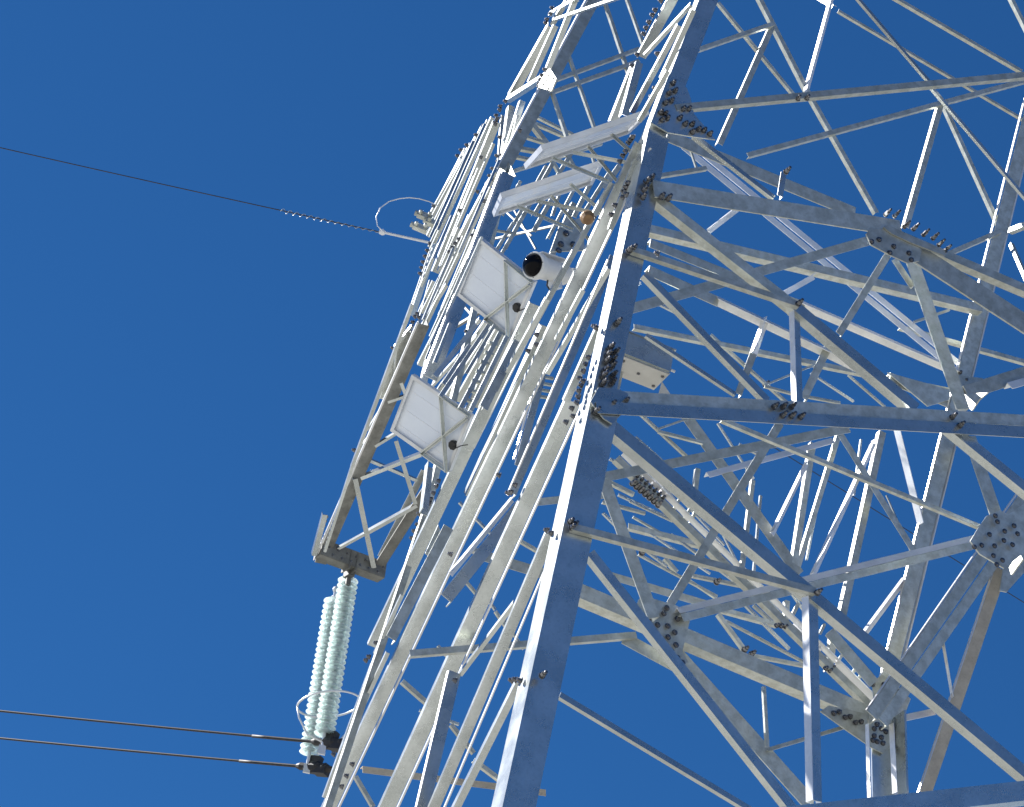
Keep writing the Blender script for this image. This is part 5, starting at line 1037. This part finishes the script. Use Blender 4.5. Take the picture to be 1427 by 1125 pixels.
r_ = bmesh.ops.extrude_face_region(bm, geom=list(bm.faces)); bmesh.ops.translate(bm, verts=[e for e in r_['geom'] if isinstance(e, bmesh.types.BMVert)], vec=Y * .008); kob('mounting_rail', bm, M_CAB)

# brown plate under the upper panels
gp = Vector(MISC['gold'])
HB = thing('brown_fitting', 'small brown round fitting on the tower face above the camera', 'fitting', gp)
bm = bmesh.new(); lathe(bm, [(.03, 0), (.05, .01), (.05, .03), (.035, .06)], frame((0, 0, 0), (.2, -.6, -.8)), 16); bm_obj('housing', bm, M_BROWN, HB)
bm = bmesh.new(); tube(bm, [Vector((0, 0, 0)), Vector((.02, .05, .06)), Vector((.06, .1, .08))], .008, 8); bm_obj('stem', bm, M_BOLT, HB)

# ---------------------------------------------------------------- insulator strings
def disc_mesh():
    """bell-shaped toughened glass shed, axis +Z upwards"""
    bm = bmesh.new()
    lathe(bm, [(.030, .045), (.055, .04), (.090, .018), (.122, -.012), (.127, -.022), (.121, -.026), (.100, -.012), (.096, -.034), (.088, -.012), (.066, -.006), (.062, -.034), (.054, -.006), (.03, 0.0)], Matrix(), 28)
    bmesh.ops.recalc_face_normals(bm, faces=bm.faces)
    me = D.meshes.new('glass_shed'); bm.to_mesh(me); bm.free(); me.materials.append(M_GLASS)
    for p in me.polygons: p.use_smooth = True
    return me
def cap_mesh():
    bm = bmesh.new(); lathe(bm, [(.012, -.055), (.012, .01), (.04, .03), (.044, .06), (.034, .085), (.016, .09)], Matrix(), 14)
    bmesh.ops.recalc_face_normals(bm, faces=bm.faces)
    me = D.meshes.new('metal_cap'); bm.to_mesh(me); bm.free(); me.materials.append(M_ALU); return me
SHED, CAP = disc_mesh(), cap_mesh()
def insulator(a, b, label, n=19, ring=True):
    a = Vector(a); b = Vector(b); ax = (a - b).normalized(); L = (a - b).length
    root = thing('insulator_string', label, 'insulator', a, 'glass insulator strings under the crossarm tip')
    k_ = .70
    for i in range(n):
        p = -ax * (.08 + (L - .1) * i / (n - 1))
        for me, nm in ((SHED, 'glass_shed'), (CAP, 'metal_cap')):
            o = D.objects.new(nm, me); o.matrix_world = frame(p, ax) @ Matrix.Diagonal((k_, k_, k_ * .72, 1)); link(o); o.parent = root
    bm = bmesh.new(); tube(bm, [ax * .06, -ax * .08], .012, 8); lathe(bm, [(.02, 0), (.028, .02), (.02, .04)], frame(ax * .01, ax), 10); bm_obj('ball_link', bm, M_ALU, root)
    e = -ax * (L + .02)
    bm = bmesh.new(); tube(bm, [e + ax * .06, e - ax * .12], .014, 8); box(bm, e - ax * .12, Vector((.03, 0, 0)), Vector((0, .012, 0)), ax * .04); bm_obj('clevis', bm, M_ALU, root)
    if ring:
        # racket-shaped grading ring round the lowest sheds
        bx = Vector((1, 0, 0)); bx = (bx - ax * bx.dot(ax)).normalized(); by = ax.cross(bx)
        bm = bmesh.new(); pts = []
        for k in range(33):
            t_ = 2 * math.pi * k / 32; pts.append(e + ax * .30 + bx * (.26 * math.cos(t_)) + by * (.26 * math.sin(t_)) + ax * .06 * math.cos(t_))
        tube(bm, pts, .009, 8); bm_obj('grading_ring', bm, M_ALU, root, True)
        for s_ in (-1, 1):
            bm = bmesh.new(); tube(bm, [e - ax * .05, e + ax * .0 + bx * s_ * .14, e + ax * .14 + bx * s_ * .23, e + ax * (.30 + .06 * s_) + bx * s_ * .26], .008, 8); bm_obj('ring_arm', bm, M_ALU, root, True)
    return root
insulator(*INS[0], 'right-hand glass insulator string hanging from the middle of the crossarm end', 29)
insulator(*INS[1], 'left-hand glass insulator string partly behind the other, starting a little lower', 28, False)

# ---------------------------------------------------------------- conductors
def conductor(a, b, label, rad, rod, cat='power line', name='conductor', m=M_CABLE, sag=.0, far=12, group=None):
    a = Vector(a); b = Vector(b); d = b - a; L = d.length; d.normalize()
    root = thing(name, label, cat, a, group)
    pts = []
    for k in range(41):
        s_ = L * far * (k / 40) ** 2
        pts.append(d * s_ + Vector((0, 0, -1)) * sag * (s_ / L) * (1 - s_ / L))
    # passes on behind the tower a little
    bm = bmesh.new(); tube(bm, pts, rad, 8); bm_obj('strand', bm, m, root, True)
    if rod:
        bm = bmesh.new(); tube(bm, [d * (rod * k / 6) + Vector((0, 0, -1)) * sag * (rod * k / 6 / L) for k in range(7)], rad * 1.35, 8); bm_obj('armour_rods', bm, m, root, True)
    return root, d
for i, (a, b) in enumerate(COND):
    root, d = conductor(a, b, ('upper thick conductor clamped to the bottom of the right insulator string', 'lower thick conductor clamped to the bottom of the left insulator string')[i], .0105, .82, group='conductors leaving to the left', sag=.02)
    s_ = d.cross(Vector((0, 0, 1))).normalized(); u_ = s_.cross(d)
    bm = bmesh.new()
    lathe(bm, [(.02, -.20), (.034, -.16), (.03, -.10), (.055, -.06), (.06, .02), (.042, .06), (.05, .1), (.03, .14), (.02, .18)], frame((0, 0, 0), -d), 10)
    box(bm, u_ * .05 + d * .02, d * .05, s_ * .03, u_ * .05); box(bm, -u_ * .03 - d * .07, d * .06, s_ * .045, u_ * .03)
    c_ = bm_obj('suspension_clamp', bm, M_BLACK if False else M_CABLE, root)
    for k in range(4):
        bm = bmesh.new(); lathe(bm, [(.013, 0), (.013, .03)], frame(d * (-.1 + .06 * k) + s_ * .04, s_), 6); bm_obj('clamp_bolt', bm, M_BOLT, root)
# overhead earth wire with its spiral rods
root, d = conductor(*GW, 'thin overhead earth wire with spiral rods near the upper tower edge', .0045, 0, 'earth wire', 'earth_wire', M_GWIRE, .03, 10)
Lg = (Vector(GW[1]) - Vector(GW[0])).length; s_ = d.cross(Vector((0, 0, 1))).normalized(); u_ = s_.cross(d)
bm = bmesh.new(); pts = []
for k in range(220):
    t_ = k / 219; q = d * Lg * (.105 + .235 * t_); rr = .006 + .014 * t_
    pts.append(q + (s_ * math.cos(k * .42) + u_ * math.sin(k * .42)) * rr + Vector((0, 0, -.03 * .3)))
tube(bm, pts, .0025, 6); bm_obj('spiral_rods', bm, M_MATT, root, True)
bm = bmesh.new(); tube(bm, [d * Lg * .0, d * Lg * .1], .012, 8); lathe(bm, [(.02, 0), (.028, .02), (.02, .05)], frame(d * Lg * .1, d), 10); bm_obj('end_clamp', bm, M_ALU, root)
bm = bmesh.new(); lp = Vector(GW[0]); tube(bm, [Vector(p) - lp for p in LOOP], .005, 8); bm_obj('jumper_loop', bm, M_ALU, root, True)
JT = thing('wire_clamp_block', 'pale metal clamp blocks on the left tower edge beside the earth wire loop', 'clamp', CLAMPS[0])
for k, p in enumerate(CLAMPS):
    bm = bmesh.new(); q = Vector(p) - Vector(CLAMPS[0]); box(bm, q, Vector((.065, .0, -.015)), Vector((0, .03, 0)), Vector((.006, 0, .024)))
    for j in (-1, 1): lathe(bm, [(.018, 0), (.018, .02), (.01, .04)], frame(q + Vector((.04 * j, -.04, 0)), (0, -1, 0)), 6)
    lathe(bm, [(.022, 0), (.026, .025)], frame(q - Vector((.065, 0, -.015)), (-1, 0, .2)), 10)
    bm_obj('clamp_plate', bm, M_MATT, JT)
fa, fb = Vector(FAR[0]), Vector(FAR[1]); bm = bmesh.new(); dd = fb - fa; tube(bm, [-dd * .3, dd * 5], .012, 6)
o = bm_obj('distant_wire', bm, M_GWIRE); o.location = fa; tag(o, 'very thin dark wire far behind the right side of the tower', 'wire')
